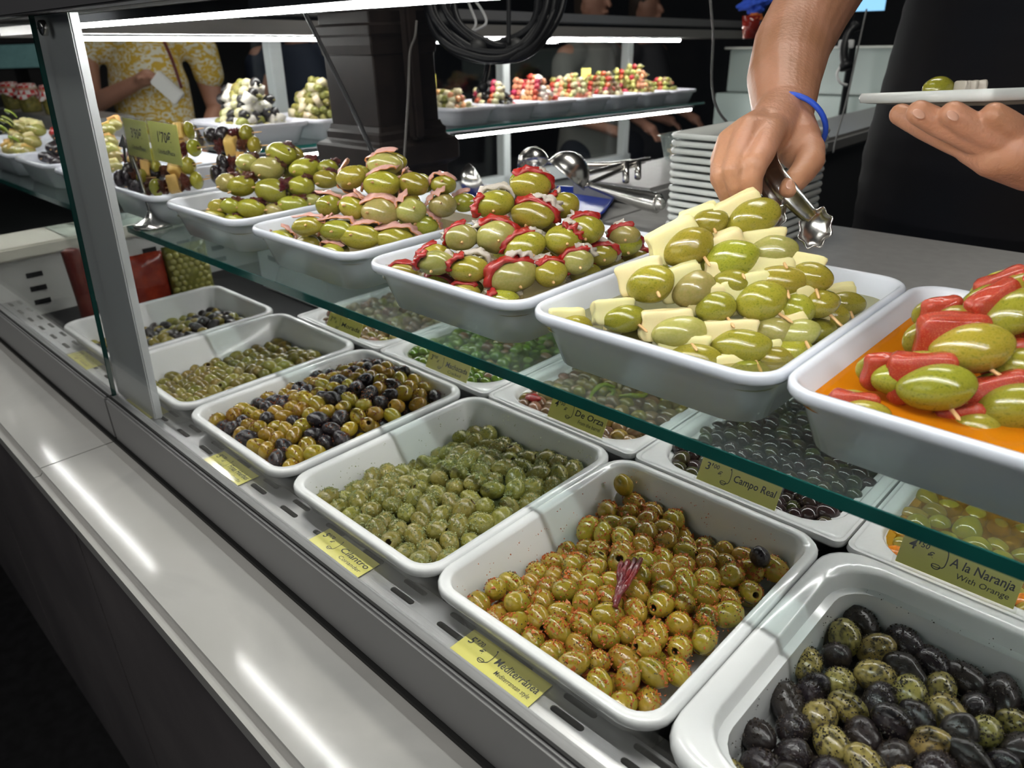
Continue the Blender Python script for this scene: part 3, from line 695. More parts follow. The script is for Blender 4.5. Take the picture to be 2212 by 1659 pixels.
# skewers
SK = {'E': [[-0.3327,0.6639,0.3711,0.0465,0.0345,20.0,0],[-0.3599,0.6337,0.369,0.032,0.0272,25.0,1],[-0.3639,0.6043,0.3511,0.0459,0.034,20.0,1],[-0.3313,0.6229,0.3412,0.0472,0.0338,15.0,1],[-0.3047,0.6568,0.3463,0.0395,0.0292,5.0,1],[-0.269,0.6649,0.3268,0.0358,0.0265,-5.0,2],[-0.3735,0.5574,0.3247,0.0404,0.0327,20.0,2],[-0.3421,0.5821,0.32,0.0388,0.0318,15.0,2],[-0.2894,0.6404,0.3239,0.0466,0.0264,0.0,2],[-0.2925,0.6174,0.3099,0.0431,0.0354,10.0,2],[-0.2654,0.6365,0.3042,0.0307,0.0291,0.0,3],[-0.2503,0.6575,0.3083,0.0262,0.0231,0.0,3],[-0.378,0.5259,0.3005,0.0385,0.0231,0.0,3],[-0.3351,0.5493,0.2918,0.0456,0.0251,5.0,3],[-0.2891,0.5801,0.2811,0.0483,0.0257,0.0,3],[-0.2713,0.6098,0.2895,0.0273,0.0243,5.0,3],[-0.2497,0.6254,0.2853,0.0348,0.0242,15.0,3],[-0.2451,0.6623,0.2818,0.0266,0.0156,0.0,4],[-0.2605,0.593,0.27,0.0314,0.021,10.0,4],[-0.3156,0.5455,0.2753,0.0436,0.0165,0.0,4],[-0.3672,0.5251,0.2845,0.0323,0.0123,0.0,4],[-0.2757,0.5708,0.265,0.0388,0.0104,0.0,4],[-0.4371,0.525,0.2824,0.0345,0.0115,-5.0,4],[-0.2454,0.6863,0.2898,0.027,0.0175,5.0,4],[-0.245,0.7289,0.29,0.038,0.0132,0.0,4],[-0.2509,0.6108,0.2758,0.0271,0.018,10.0,4],[-0.3205,0.586,0.3074,0.0338,0.0277,10.0,3],[-0.3191,0.6106,0.3239,0.0342,0.0249,5.0,2]], 'D': [[-0.6123,0.6563,0.3728,0.0471,0.0361,-5.0,0],[-0.6314,0.6134,0.356,0.0467,0.0327,5.0,1],[-0.5909,0.6369,0.344,0.051,0.0356,-5.0,1],[-0.5715,0.67,0.3537,0.0327,0.0373,0.0,1],[-0.6374,0.5638,0.3251,0.0367,0.0337,10.0,2],[-0.6087,0.5926,0.3252,0.0459,0.0398,10.0,2],[-0.5783,0.6078,0.3145,0.0502,0.035,15.0,2],[-0.5503,0.6428,0.3194,0.0427,0.0366,5.0,2],[-0.537,0.6697,0.3291,0.0399,0.0384,-10.0,2],[-0.6422,0.5274,0.3028,0.0439,0.0287,5.0,3],[-0.6106,0.5491,0.2958,0.0437,0.0316,0.0,3],[-0.5699,0.5794,0.2885,0.0555,0.039,10.0,3],[-0.5405,0.6105,0.2897,0.0375,0.0315,0.0,3],[-0.5256,0.6394,0.2996,0.0347,0.0302,10.0,3],[-0.5199,0.6784,0.3011,0.0294,0.0247,0.0,3],[-0.5204,0.7283,0.303,0.032,0.0304,0.0,3],[-0.6415,0.5249,0.2831,0.029,0.0137,0.0,4],[-0.6038,0.5334,0.28,0.0314,0.0119,0.0,4],[-0.5208,0.6577,0.2867,0.0292,0.0138,5.0,4],[-0.52,0.7077,0.2823,0.0287,0.0128,5.0,4],[-0.568,0.5585,0.2724,0.0387,0.0089,0.0,4],[-0.6541,0.5328,0.315,0.0304,0.0122,10.0,3],[-0.7051,0.5254,0.2869,0.0303,0.0112,0.0,4],[-0.5199,0.7594,0.283,0.0215,0.0116,0.0,4],[-0.5203,0.7244,0.3199,0.0301,0.0127,0.0,3]], 'C': [[-0.9031,0.6603,0.3706,0.053,0.0287,0.0,0],[-0.9272,0.6159,0.3562,0.0436,0.0331,15.0,1],[-0.889,0.6409,0.3469,0.0524,0.0389,5.0,1],[-0.8561,0.6728,0.3462,0.0434,0.0329,-10.0,1],[-0.927,0.572,0.3251,0.0311,0.0326,0.0,2],[-0.8995,0.5931,0.3205,0.037,0.04,-20.0,2],[-0.8654,0.617,0.3133,0.0516,0.0428,-5.0,2],[-0.8365,0.6476,0.3145,0.0428,0.0458,0.0,2],[-0.815,0.6896,0.3172,0.0388,0.0373,0.0,2],[-0.9287,0.5366,0.3012,0.0425,0.0264,5.0,3],[-0.8958,0.5604,0.2947,0.0483,0.0307,5.0,3],[-0.866,0.5788,0.2867,0.0554,0.035,0.0,3],[-0.8319,0.6127,0.2865,0.051,0.0219,-5.0,3],[-0.8161,0.6608,0.2926,0.0445,0.0297,0.0,3],[-0.9203,0.5252,0.2848,0.0321,0.0161,0.0,4],[-0.8256,0.7016,0.345,0.0239,0.015,0.0,2],[-0.8156,0.7307,0.316,0.026,0.0276,0.0,3],[-0.8889,0.5427,0.2773,0.0319,0.0087,0.0,4],[-0.9919,0.5255,0.2825,0.0397,0.0092,-8.0,4]], 'B': [[-1.2,0.6633,0.361,0.0541,0.0381,-10.0,0],[-1.2325,0.6154,0.3501,0.0359,0.0339,0.0,1],[-1.1998,0.6337,0.3399,0.0537,0.0398,-5.0,1],[-1.1547,0.6773,0.3389,0.0497,0.0338,5.0,1],[-1.2346,0.5747,0.3228,0.0355,0.0425,0.0,2],[-1.2134,0.588,0.3172,0.0473,0.0355,5.0,2],[-1.1709,0.6192,0.3093,0.0609,0.0413,-5.0,2],[-1.1401,0.6572,0.3144,0.0433,0.0335,0.0,2],[-1.1174,0.6922,0.323,0.0435,0.0316,0.0,2],[-1.127,0.7058,0.3394,0.0338,0.0179,0.0,2],[-1.2043,0.5588,0.2902,0.0351,0.0273,0.0,3],[-1.1776,0.5797,0.2861,0.0487,0.0312,0.0,3],[-1.1308,0.6316,0.2897,0.0507,0.0273,0.0,3],[-1.2179,0.5328,0.2815,0.0311,0.0165,0.0,4],[-1.224,0.5446,0.2941,0.0234,0.0176,0.0,3],[-1.1914,0.5514,0.2758,0.0252,0.0097,0.0,4],[-1.1506,0.6052,0.285,0.0234,0.0195,0.0,3],[-1.116,0.6611,0.2932,0.0255,0.0236,0.0,3]], 'A': [[-1.4867,0.7147,0.368,0.0961,0.037,3.5,0],[-1.567,0.6444,0.3751,0.0731,0.037,6.4,0],[-1.5352,0.6357,0.3464,0.077,0.0367,5.2,1],[-1.4601,0.7146,0.3492,0.0907,0.0367,-1.5,1],[-1.5214,0.602,0.3129,0.0938,0.0363,11.3,2],[-1.4376,0.6957,0.3199,0.0691,0.0364,-1.9,2],[-1.4916,0.5988,0.2895,0.0849,0.036,6.2,3],[-1.5823,0.5698,0.3332,0.0697,0.0365,5.7,1],[-1.5626,0.5632,0.3145,0.0668,0.0363,3.9,2],[-1.5665,0.5398,0.3008,0.0641,0.0362,2.0,3],[-1.5361,0.549,0.2858,0.0683,0.036,0.0,3],[-1.4355,0.674,0.303,0.0642,0.0362,2.0,3]], 'F': [[-0.1042,0.6527,0.3318,0.0473,0.0309,20.0,0],[-0.119,0.6109,0.3128,0.0537,0.0349,5.0,1],[-0.1277,0.5722,0.2915,0.0475,0.0325,10.0,2],[-0.0801,0.6013,0.2784,0.0487,0.033,20.0,2],[-0.1345,0.6284,0.336,0.0292,0.0128,5.0,1],[-0.1095,0.6763,0.3523,0.0388,0.0139,25.0,0],[-0.0944,0.5744,0.2696,0.0328,0.0164,15.0,3],[-0.1614,0.5321,0.287,0.0368,0.0123,0.0,3],[-0.084,0.6293,0.301,0.0319,0.0266,10.0,1],[-0.1585,0.5475,0.2959,0.0194,0.0106,0.0,3],[-0.1518,0.5705,0.3074,0.0232,0.0125,0.0,3],[-0.0637,0.5949,0.2623,0.036,0.0129,20.0,3],[-0.0683,0.6656,0.3156,0.0448,0.0305,10.0,1],[-0.0506,0.6454,0.2888,0.0438,0.0298,10.0,2],[-0.082,0.6865,0.34,0.0457,0.0311,10.0,0],[-0.0381,0.6262,0.2663,0.043,0.0258,10.0,3],[-0.1518,0.5941,0.324,0.0163,0.0099,0.0,3]], 'G': [[-1.8571,0.6089,0.3377,0.0394,0.0341,10.0,1],[-1.8267,0.6042,0.3129,0.0313,0.0287,0.0,2],[-1.8802,0.621,0.3625,0.037,0.0291,10.0,0],[-1.8822,0.6362,0.3747,0.0318,0.0239,0.0,0],[-1.8447,0.6039,0.3254,0.0393,0.0314,0.0,2],[-1.809,0.5925,0.292,0.0337,0.0259,0.0,3]]}
ME_big = olive_meshes('olive', M_ogreen, 4, 0, .07, True); ME_bigp = olive_meshes('olive', M_obrown, 2, 0, .07, True)
ME_bigpit = [newmesh(pitted(26, 16, .25, .05, 9), 'olive', [M_ogreen, M_pit])]
ME_blkb = [newmesh(pitted(24, 14, .3, .06, 4), 'olive', [M_oblk, M_pit]), newmesh(ell(24, 14, 0, .08, 2), 'olive', M_oblk)]
def pickm():
    bm = bmesh.new(); tube(bm, [(0, -1, 0), (0, -.9, 0), (0, .9, 0), (0, 1, 0)], [.45, 1, 1, .4], 8); return newmesh(bm, 'toothpick', M_wood)
ME_pick = pickm()
def rblock(nm, seed, m, n=7, noise_=.07, ny=1.0, seg=7):
    bm = bmesh.new(); bmesh.ops.create_cube(bm, size=2); bmesh.ops.subdivide_edges(bm, edges=bm.edges[:], cuts=seg, use_grid_fill=True)
    for v in bm.verts:
        p = v.co; k = (abs(p.x) ** n + abs(p.y) ** n + abs(p.z) ** n) ** (-1 / n); p = p * k
        q = p * 1.2 + Vector((seed * 3.3, seed, 2))
        v.co = Vector((p.x + noise_ * noise.noise(q), (p.y + noise_ * noise.noise(q + Vector((9, 0, 0)))) * ny, p.z + noise_ * noise.noise(q + Vector((0, 9, 0)))))
    return newmesh(bm, nm, m)
def cheese_mesh(seed, m=None): return rblock('cheese', seed, m or M_cheese, 9, .12)
ME_cheese = [cheese_mesh(s) for s in (1, 5, 9)]; ME_cheese2 = [cheese_mesh(s, M_cheese2) for s in (2, 7)]
def ribbon(nm, path, wid, th, m, seed=0, wob=.0, rimmat=None):
    """strip following path [(pos, normal)], width along local y"""
    bm = bmesh.new(); rows = []; n = len(path)
    for i, (p, nn) in enumerate(path):
        t = i / (n - 1); w2 = wid / 2 * (.75 + .35 * math.sin(PI * t) ** .5 + .2 * noise.noise(Vector((t * 5, seed, 0))))
        row = []
        for j in range(7):
            v = -1 + j / 3; q = Vector(p) + Vector((0, v * w2, 0)) + Vector(nn) * (wob * noise.noise(Vector((t * 6, v * 2, seed + 3))) - .12 * abs(v) ** 2 * wid)
            row.append((bm.verts.new(q + Vector(nn) * th / 2), bm.verts.new(q - Vector(nn) * th / 2)))
        rows.append(row)
    for a, b in zip(rows, rows[1:]):
        for j in range(6):
            f1 = bm.faces.new((a[j][0], a[j + 1][0], b[j + 1][0], b[j][0])); f2 = bm.faces.new((a[j][1], b[j][1], b[j + 1][1], a[j + 1][1]))
        for j in (0, 6): 
            f = bm.faces.new((a[j][0], b[j][0], b[j][1], a[j][1]))
            if rimmat: f.material_index = 1
    for r in (rows[0], rows[-1]):
        for j in range(6): bm.faces.new((r[j][0], r[j][1], r[j + 1][1], r[j + 1][0]))
    return newmesh(bm, nm, [m, rimmat] if rimmat else m)
def arc(a0, a1, rx, rz, y, n=16, curl=0.0):
    out = []
    for i in range(n + 1):
        t = i / n; a = math.radians(a0 + (a1 - a0) * t); k = 1 + curl * (abs(t - .5) * 2) ** 3
        out.append(((rx * k * math.cos(a), y, rz * k * math.sin(a)), (math.cos(a), 0, math.sin(a))))
    return out
# unit skewer bits: olive semi-axes 1 x .74 (x and y/z)
ME_pep = [ribbon('pepper_strip', arc(a0, a1, 1.13, 1.10, y), wd, .17, M_pepper, s, .30) for s, (a0, a1, y, wd) in enumerate(((215, 40, .12, .8), (140, -15, .15, .7), (200, 110, -.15, 1.0), (95, 15, .0, .8), (190, 60, .25, .9)))]
ME_anc = [ribbon('anchovy_fillet', arc(a0, a1, 1.16, 1.18, y), wd, .18, M_anch, s + 5, .40) for s, (a0, a1, y, wd) in enumerate(((205, 80, .55, .6), (140, -25, .5, .55), (80, -10, .3, .5), (215, 150, .3, .6)))]
ME_ham = [ribbon('ham_slice', arc(a0, a1, 1.15, 1.16, y, curl=cu), wd, .07, M_ham, s + 9, .34, M_hamrim) for s, (a0, a1, y, wd, cu) in enumerate(((215, 110, .25, 1.1, .25), (75, -35, .15, 1.0, .3), (170, 20, .45, 1.1, .15), (120, -30, .3, .9, .35), (225, 60, .4, 1.0, .2)))]
def crumple(nm, m, seed):
    bm = bmesh.new(); bmesh.ops.create_icosphere(bm, subdivisions=4, radius=1)
    for v in bm.verts:
        n = noise.turbulence(v.co * 1.7 + Vector((seed * 3.1, 0, 0)), 4, False); v.co *= .72 + .5 * n; v.co.z *= .8
    return newmesh(bm, nm, m)
ME_tom = [crumple('dried_tomato', M_tomato, s) for s in (1, 2, 3)]
def wedge(seed): return rblock('sausage_slice', seed, M_chorizo, 5, .16, .5)
ME_cho = [wedge(s) for s in (1, 4, 8)]
def half(seed):   # half olive shell, flat toward +y
    bm = ell(26, 16, .05, .05, seed)
    bmesh.ops.bisect_plane(bm, geom=bm.verts[:] + bm.edges[:] + bm.faces[:], plane_co=(0, .25, 0), plane_no=(0, 1, 0), clear_outer=True)
    ed = [e for e in bm.edges if e.is_boundary]
    if ed: bmesh.ops.holes_fill(bm, edges=ed)
    return newmesh(bm, 'olive', M_ogreen)
def child(nm, me, par, M): 
    o = bpy.data.objects.new(nm, me); COL.objects.link(o); o.parent = par; o.matrix_parent_inverse = Matrix.Identity(4); o.matrix_basis = M; return o
GH = Vector((-.66, .70, .0))
ordw = ['first', 'second', 'third', 'fourth', 'fifth', 'sixth', 'seventh', 'eighth', 'ninth', 'tenth', 'eleventh', 'twelfth', 'thirteenth', 'fourteenth']
roww = ['top', 'second', 'third', 'fourth', 'lowest']
def sframe(pos, tilt, rg, yaw=18):
    y = GH.copy(); y.rotate(Quaternion((0, 0, 1), math.radians(rg.uniform(-yaw, yaw)))); y.z = rg.uniform(-.12, .10); y.normalize()
    x = y.cross(Vector((0, 0, 1))).normalized(); z = x.cross(y)
    t = math.radians(tilt); x2 = x * math.cos(t) + z * math.sin(t); z2 = z * math.cos(t) - x * math.sin(t)
    return Matrix(((x2.x, y.x, z2.x, pos[0]), (x2.y, y.y, z2.y, pos[1]), (x2.z, y.z, z2.z, pos[2]), (0, 0, 0, 1)))
def make_skewer(kind, pos, w, h, tilt, rg, label, group):
    a = w / 2; b = h / 2
    nm = dict(E='cheese_olive_skewer', D='anchovy_olive_skewer', C='ham_olive_skewer', B='tomato_olive_skewer', F='sausage_olive_skewer', A='mixed_skewer', G='artichoke_skewer', H='black_olive_skewer')[kind]
    t = empty(nm, (0, 0, 0), label, 'skewer', group); t.matrix_world = sframe(pos, tilt, rg)
    mo = rg.choice(ME_big if rg.random() < .8 or kind in 'F' else ME_bigp)
    D = Matrix.Diagonal; TR = Matrix.Translation
    S = D((a, b, b, 1))
    def pick(x=0, z=-.2, y0=-1.0, y1=.9, r=.0013, yaw=0, pit=0):
        L = (y1 - y0) / 2
        child('toothpick', ME_pick, t, TR((x, (y0 + y1) / 2, z)) @ Matrix.Rotation(yaw, 4, 'Z') @ Matrix.Rotation(pit, 4, 'X') @ D((r, L, r, 1)))
    if kind == 'E':
        child('olive', mo, t, TR((a * .12, 0, -b * .08)) @ Matrix.Rotation(rg.uniform(0, 6), 4, 'X') @ S)
        child('cheese', rg.choice(ME_cheese), t, TR((-a * .28, b * .55, b * .34)) @ Matrix.Rotation(rg.uniform(-.08, .08), 4, 'Y') @ Matrix.Rotation(rg.uniform(-.35, .05), 4, 'X') @ Matrix.Rotation(rg.uniform(-.1, .2), 4, 'Z') @ D((a * 1.0, b * .50, b * .92, 1)))
        child('olive_half', rg.choice(ME_big), t, TR((a * .10, b * 1.35, -b * .15)) @ D((a * .9, b * .6, b * .85, 1)))
        pick(a * rg.uniform(.2, .5), -b * rg.uniform(.1, .45), -b - .013, b * 2.1, .0015, rg.uniform(-.2, .35), rg.uniform(.1, .4))
    elif kind == 'D':
        child('olive', mo, t, Matrix.Rotation(rg.uniform(0, 6), 4, 'X') @ S)
        child('red_pepper_strip', rg.choice(ME_pep), t, Matrix.Rotation(rg.uniform(-.25, .25), 4, 'Y') @ D((a, b * 1.1, b, 1)))
        child('anchovy_fillet', rg.choice(ME_anc), t, Matrix.Rotation(rg.uniform(-.5, .5), 4, 'Y') @ D((a, b * 1.1, b, 1)))
        child('olive_half', rg.choice(ME_big), t, TR((0, b * 1.45, -b * .1)) @ D((a * .85, b * .7, b * .85, 1)))
        pick(a * rg.uniform(-.15, .3), -b * rg.uniform(.0, .45), -b - .003, b * 2.2, .0018, rg.uniform(-.15, .15), rg.uniform(-.1, .1))
    elif kind == 'C':
        child('olive', mo, t, Matrix.Rotation(rg.uniform(0, 6), 4, 'X') @ S)
        child('ham_slice', rg.choice(ME_ham), t, Matrix.Rotation(rg.uniform(-.6, .8), 4, 'Y') @ D((a, b * 1.1, b, 1)))
        if rg.random() < .25: child('ham_slice', rg.choice(ME_ham[:2] + ME_ham[3:4]), t, Matrix.Rotation(rg.uniform(-.5, .5), 4, 'Y') @ Matrix.Rotation(.4, 4, 'Z') @ D((a * 1.02, b * 1.3, b * 1.05, 1)))
        child('olive_half', rg.choice(ME_big), t, TR((0, b * 1.5, -b * .1)) @ D((a * .85, b * .7, b * .85, 1)))
        pick(a * rg.uniform(-.3, .3), -b * rg.uniform(-.4, .4), -b - .005, b * 2.2, .0017, rg.uniform(-.5, .2), rg.uniform(-.3, .1))
    elif kind == 'B':
        child('olive', rg.choice(ME_big + ME_bigpit + ME_bigp), t, Matrix.Rotation(rg.uniform(0, 6), 4, 'X') @ S)
        child('dried_tomato', rg.choice(ME_tom), t, TR((a * rg.uniform(.2, .75), b * .42, b * .55)) @ Matrix.Rotation(rg.uniform(0, 6), 4, 'Z') @ D((a * .85, b * .85, b * .85, 1)))
        child('olive_half', rg.choice(ME_big), t, TR((0, b * 1.6, -b * .2)) @ D((a * .85, b * .7, b * .8, 1)))
        pick(a * rg.uniform(-.4, .2), -b * rg.uniform(-.3, .4), -b - .005, b * 2.2, .0017, rg.uniform(-.9, -.1), 0)
    elif kind == 'F':
        child('olive', rg.choice(ME_half), t, TR((a * .14, -b * .05, -b * .05)) @ S)
        child('sausage_slice', rg.choice(ME_cho), t, TR((-a * .22, b * .50, b * .16)) @ Matrix.Rotation(rg.uniform(-.1, .1), 4, 'Y') @ D((a * .92, b * .95, b * 1.12, 1)))
        child('olive_back', rg.choice(ME_big), t, TR((-a * .25, b * 1.15, b * .08)) @ D((a * .98, b * .5, b * 1.05, 1)))
        pick(a * rg.uniform(.2, .45), -b * rg.uniform(.4, .7), -b - .006, b * 1.5, .0016, rg.uniform(.1, .5), .35)
    elif kind == 'A':
        n = 4; seqs = rg.choice([(0, 1, 2, 3), (0, 1, 2, 3), (1, 2, 1, 3), (0, 0, 1, 3)]); L = w / n; b2 = .0175
        for i, q in enumerate(seqs):
            x = -w / 2 + L * (i + .5); R = Matrix.Rotation(rg.uniform(0, 6), 4, 'X')
            if q == 0: child('black_olive', rg.choice(ME_blkb), t, TR((x, 0, 0)) @ Matrix.Rotation(rg.uniform(-.6, .6), 4, 'Z') @ R @ D((L * .62, b2 * 1.05, b2 * 1.05, 1)))
            elif q == 1: child('dried_tomato', rg.choice(ME_tom), t, TR((x, 0, 0)) @ R @ D((L * .7, b2 * 1.1, b2 * 1.1, 1)))
            elif q == 2: child('cheese_cube', rg.choice(ME_cheese2), t, TR((x, 0, 0)) @ R @ D((L * .48, b2 * .95, b2 * .95, 1)))
            else: child('green_olive', rg.choice(ME_bigpit), t, TR((x, 0, 0)) @ R @ D((L * .6, b2, b2, 1)))
        child('toothpick', ME_pick, t, TR((.004, 0, 0)) @ Matrix.Rotation(PI / 2, 4, 'Z') @ D((.0013, w / 2 + .016, .0013, 1)))
    elif kind == 'G':
        child('olive', rg.choice(ME_bigp), t, S)
        child('artichoke_heart', rg.choice(ME_cheese2 if rg.random() < .4 else ME_cheese), t, TR((-a * .5, b, b * .5)) @ Matrix.Rotation(rg.uniform(-.5, .5), 4, 'Y') @ D((a * .7, b * .6, b * .8, 1)))
        pick(a * .2, 0, -b - .005, b * 2)
    elif kind == 'H':
        child('black_olive', ME_blkb[1], t, S); child('black_olive', ME_blkb[0], t, TR((a * .3, b * 1.4, 0)) @ S)
        child('garlic_clove', rg.choice(ME_cheese), t, TR((a * .2, b * .6, -b * .6)) @ D((a * .5, b * .5, b * .5, 1))); pick(0, 0, -b - .004, b * 2.4)
    return t
ME_half = [half(s) for s in (1, 3, 6)]
desc = dict(E='olive and cheese skewer', D='olive and anchovy skewer', C='olive and ham skewer', B='olive and tomato skewer', F='sausage stuffed olive', A='mixed skewer', G='artichoke skewer')
place_ = dict(E='cheese pile', D='anchovy pile', C='ham pile', B='dried tomato pile', F='pile in orange oil', A='pile by price stand', G='pile by the post')
RD = CR.copy()
for kind in 'FEDCBAG':
    rg = random.Random(ord(kind)); L = SK[kind]
    byrow = {}
    for i, s in enumerate(L): byrow.setdefault(s[6], []).append((CR.dot(Vector(s[:3]) - CAMP) / max(CF.dot(Vector(s[:3]) - CAMP), .1), i))
    rank = {}
    for r, v in byrow.items():
        v.sort()
        for k, (_, i) in enumerate(v): rank[i] = (k, len(v), r)
    for i, s in enumerate(L):
        if kind == 'F' and s[3] < .022: continue
        x, y, z, w_, h_, tilt, row = s
        w0, h0 = w_, h_
        if kind == 'E': w_ *= 1.08; h_ *= 1.08
        if kind == 'F': w_ *= 1.08; h_ *= 1.12
        if kind != 'A':
            w_ = max(w_, .036); h_ = max(h_, .0265, w_ * .62); h_ = min(h_, w_ * .86)
        P = Vector((x, y, z))
        if kind == 'F' and h0 < .016: P.z -= .010
        if row >= 3 and kind not in 'A': P.z -= max(0, (h_ - h0)) * .42
        if w0 < .033: P += CF * .006
        if kind != 'A' and P.z < .296:
            ym = UY - .163 + .024 + .42 * h_
            if P.y < ym: d_ = (P - CAMP).normalized(); P += d_ * ((ym - P.y) / d_.y)
            tx_0 = UX[kind]; P.x = min(max(P.x, tx_0 - .133 + .022 + .45 * w_), tx_0 + .133 - .020 - .40 * w_)
        k, n, r = rank[i]
        lab = desc[kind] + (', topmost of the ' + place_[kind] if n == 1 else ', %s from left in the %s row of the %s' % (ordw[k], roww[r], place_[kind]))
        make_skewer(kind, P, w_, h_, tilt, rg, lab, {'E': 'cheese skewers', 'D': 'anchovy skewers', 'C': 'ham skewers', 'B': 'dried tomato skewers', 'F': 'sausage skewers', 'A': 'mixed skewers', 'G': 'artichoke skewers'}[kind])
    # body of the pile behind the visible face
    if kind in 'EDCB':
        tx = UX[kind]; top = max(L, key=lambda s: s[2]); ax_, ay_, az_ = top[0], top[1], top[2]
        for j in range(14):
            lay = j % 3; q = rg.uniform(.2, 1); zz = az_ - .03 - .033 * lay
            if zz < .262: continue
            d = (az_ - zz) * .75
            px = min(max(ax_ - .35 * d + rg.uniform(-1, 1) * d * .5 - .012, tx - .10), tx + .10); py = min(max(ay_ + .55 * d * q + .02, UY - .12), UY + .12)
            make_skewer(kind, Vector((px, py, zz)), .045, .034, rg.uniform(-15, 15), rg, desc[kind] + ' at the back of the ' + place_[kind], 'hidden side of the ' + place_[kind])
# specks of herbs on cheese skewers
# small piles on the trays left of the post
rg = random.Random(77)
for k in range(9):
    lay = 0 if k < 5 else 1 if k < 8 else 2
    make_skewer('H', Vector((UX['H'] + [-.085, -.05, -.015, .03, .07, -.06, -.03, .01, -.04][k], UY - .115 + .02 * rg.random() + lay * .015, .282 + .024 * lay)), .034, .028, rg.uniform(-30, 30), rg, 'glossy black olive skewer in the small pile left of the post', 'black olive skewers')
for k in range(16):
    lay = 0 if k < 7 else 1 if k < 12 else 2
    x = UX['I'] + [-.09, -.05, -.02, .02, .05, .08, .1, -.06, -.02, .02, .06, .09, -.03, .01, .05, .08][k]
    make_skewer('G', Vector((x, UY - .12 + .02 * rg.random() + lay * .02, .285 + .026 * lay)), .040, .032, rg.uniform(-20, 20), rg, 'green olive skewer with chilli in the pile at the left edge', 'olive and chilli skewers')
for k in range(7):
    pts = [Vector((UX['I'] + rg.uniform(-.1, .1), UY - .13 + rg.uniform(0, .05), .30 + .012 * k)) for _ in range(1)][0]
    a = rg.uniform(-.4, .4); tubeo('green_chilli', [pts + Vector((-.03, 0, 0)), pts + Vector((-.01, -.008, .01)), pts + Vector((.015, 0, .004)), pts + Vector((.032, .004, -.008))], [.005 * (1 - abs(j - 7) / 14) for j in range(19)], M_gpep, label='pale green chilli draped over the olives at the left edge', cat='chilli', group='chillies at the left edge', smooth=6)
for k in range(3):
    o = link('red_pepper_piece', newmesh(ell(18, 12, 0, .25, k), 'red_pepper_piece', M_pepper), label='glossy red pepper on the pile left of the post', cat='pepper', group='red peppers left of the post'); o.location = (UX['H'] - .06 + .05 * k, UY - .06, .34 - .018 * k); o.scale = (.035, .022, .016)

# ------------------------------------------------------------------ price stand on the shelf
ps = empty('price_stand', (-1.447, .515, .228), 'chrome stand with two pale green price cards beside the mixed pile', 'price stand')
bm = bmesh.new(); lathe(bm, [(0, 0), (.034, 0), (.035, .003), (.034, .006), (.026, .011), (.012, .017), (.006, .026), (.0045, .03), (0, .031)], 32); link('base', newmesh(bm, 'base', M_chrome), ps)
tubeo('rod', [(0, 0, .028), (-.006, 0, .07), (-.012, -.001, .11), (-.018, -.002, .135)], .0032, M_chrome, ps)
boxo('clip', -.0225, -.0135, -.006, -.001, .105, .15, M_chrome, .001, ps)
bm = bmesh.new(); box(bm, -.005, .005, -.0012, 0, -.03, 0); tube(bm, [(0, -.0006, 0), (0, -.0006, .022)], [.010, .0005], 4); bmesh.ops.transform(bm, matrix=Matrix.Translation((-.024, -.008, .145)) @ Matrix.Rotation(.35, 4, 'Y'), verts=bm.verts); link('clip_arrow', newmesh(bm, 'clip_arrow', M_chrome, False), ps)
for i, (x, yaw, pr) in enumerate(((-.012, -.02, "3'90\u20ac"), (.092, .03, "1'70\u20ac"))):
    Mx = Matrix.Translation((x, -.007 + .002 * i, .131)) @ Matrix.Rotation(yaw, 4, 'Z') @ Matrix.Rotation(.02, 4, 'Y') @ Matrix.Rotation(PI / 2 - .05, 4, 'X')
    c = empty('card', (0, 0, 0)); c.parent = ps; c.matrix_basis = Mx
    boxo('card_face', 0, .106, 0, .063, 0, .0006, M_yel2, parent=c)
    lettering('lettering', pr, .024, Matrix.Translation((.030, .032, .001)), M_ink, c, width=.050)
    lettering('lettering', 'Unidad/Piece', .011, Matrix.Translation((.025, .013, .001)), M_ink, c, width=.060, bold=.004)
    boxo('card_sleeve', -.002, .108, -.003, .066, .0018, .002, M_sleeve, parent=c)

# ------------------------------------------------------------------ working side
wt = empty('worktop', (0, .87, .2), 'grey stone worktop running behind the upper trays', 'worktop')
boxo('top', -.875, 1.2, .0, .5, -.03, 0, M_work, .004, wt)
boxo('top', -1.30, -.875, .205, .425, -.03, 0, M_work, .004, wt)
boxo('top', -2.1, -.875, .0, .20, -.03, 0, M_work, .004, wt)
boxo('cabinet', -.875, 1.2, .2, .48, -1.15, -.031, mat('dark_cabinet', (.03, .03, .032), .5), parent=wt)
wu = empty('raised_worktop', (-1.18, 1.5, .235), 'raised grey worktop with rounded edge holding the toothpick box', 'worktop')
boxo('top', .09, .305, -.20, 1.75, -.045, 0, M_work, .010, wu, seg=4)
boxo('cabinet', .095, .29, -.19, 1.7, -.98, -.046, mat('dark_cabinet_b', (.05, .05, .052), .5), parent=wu)

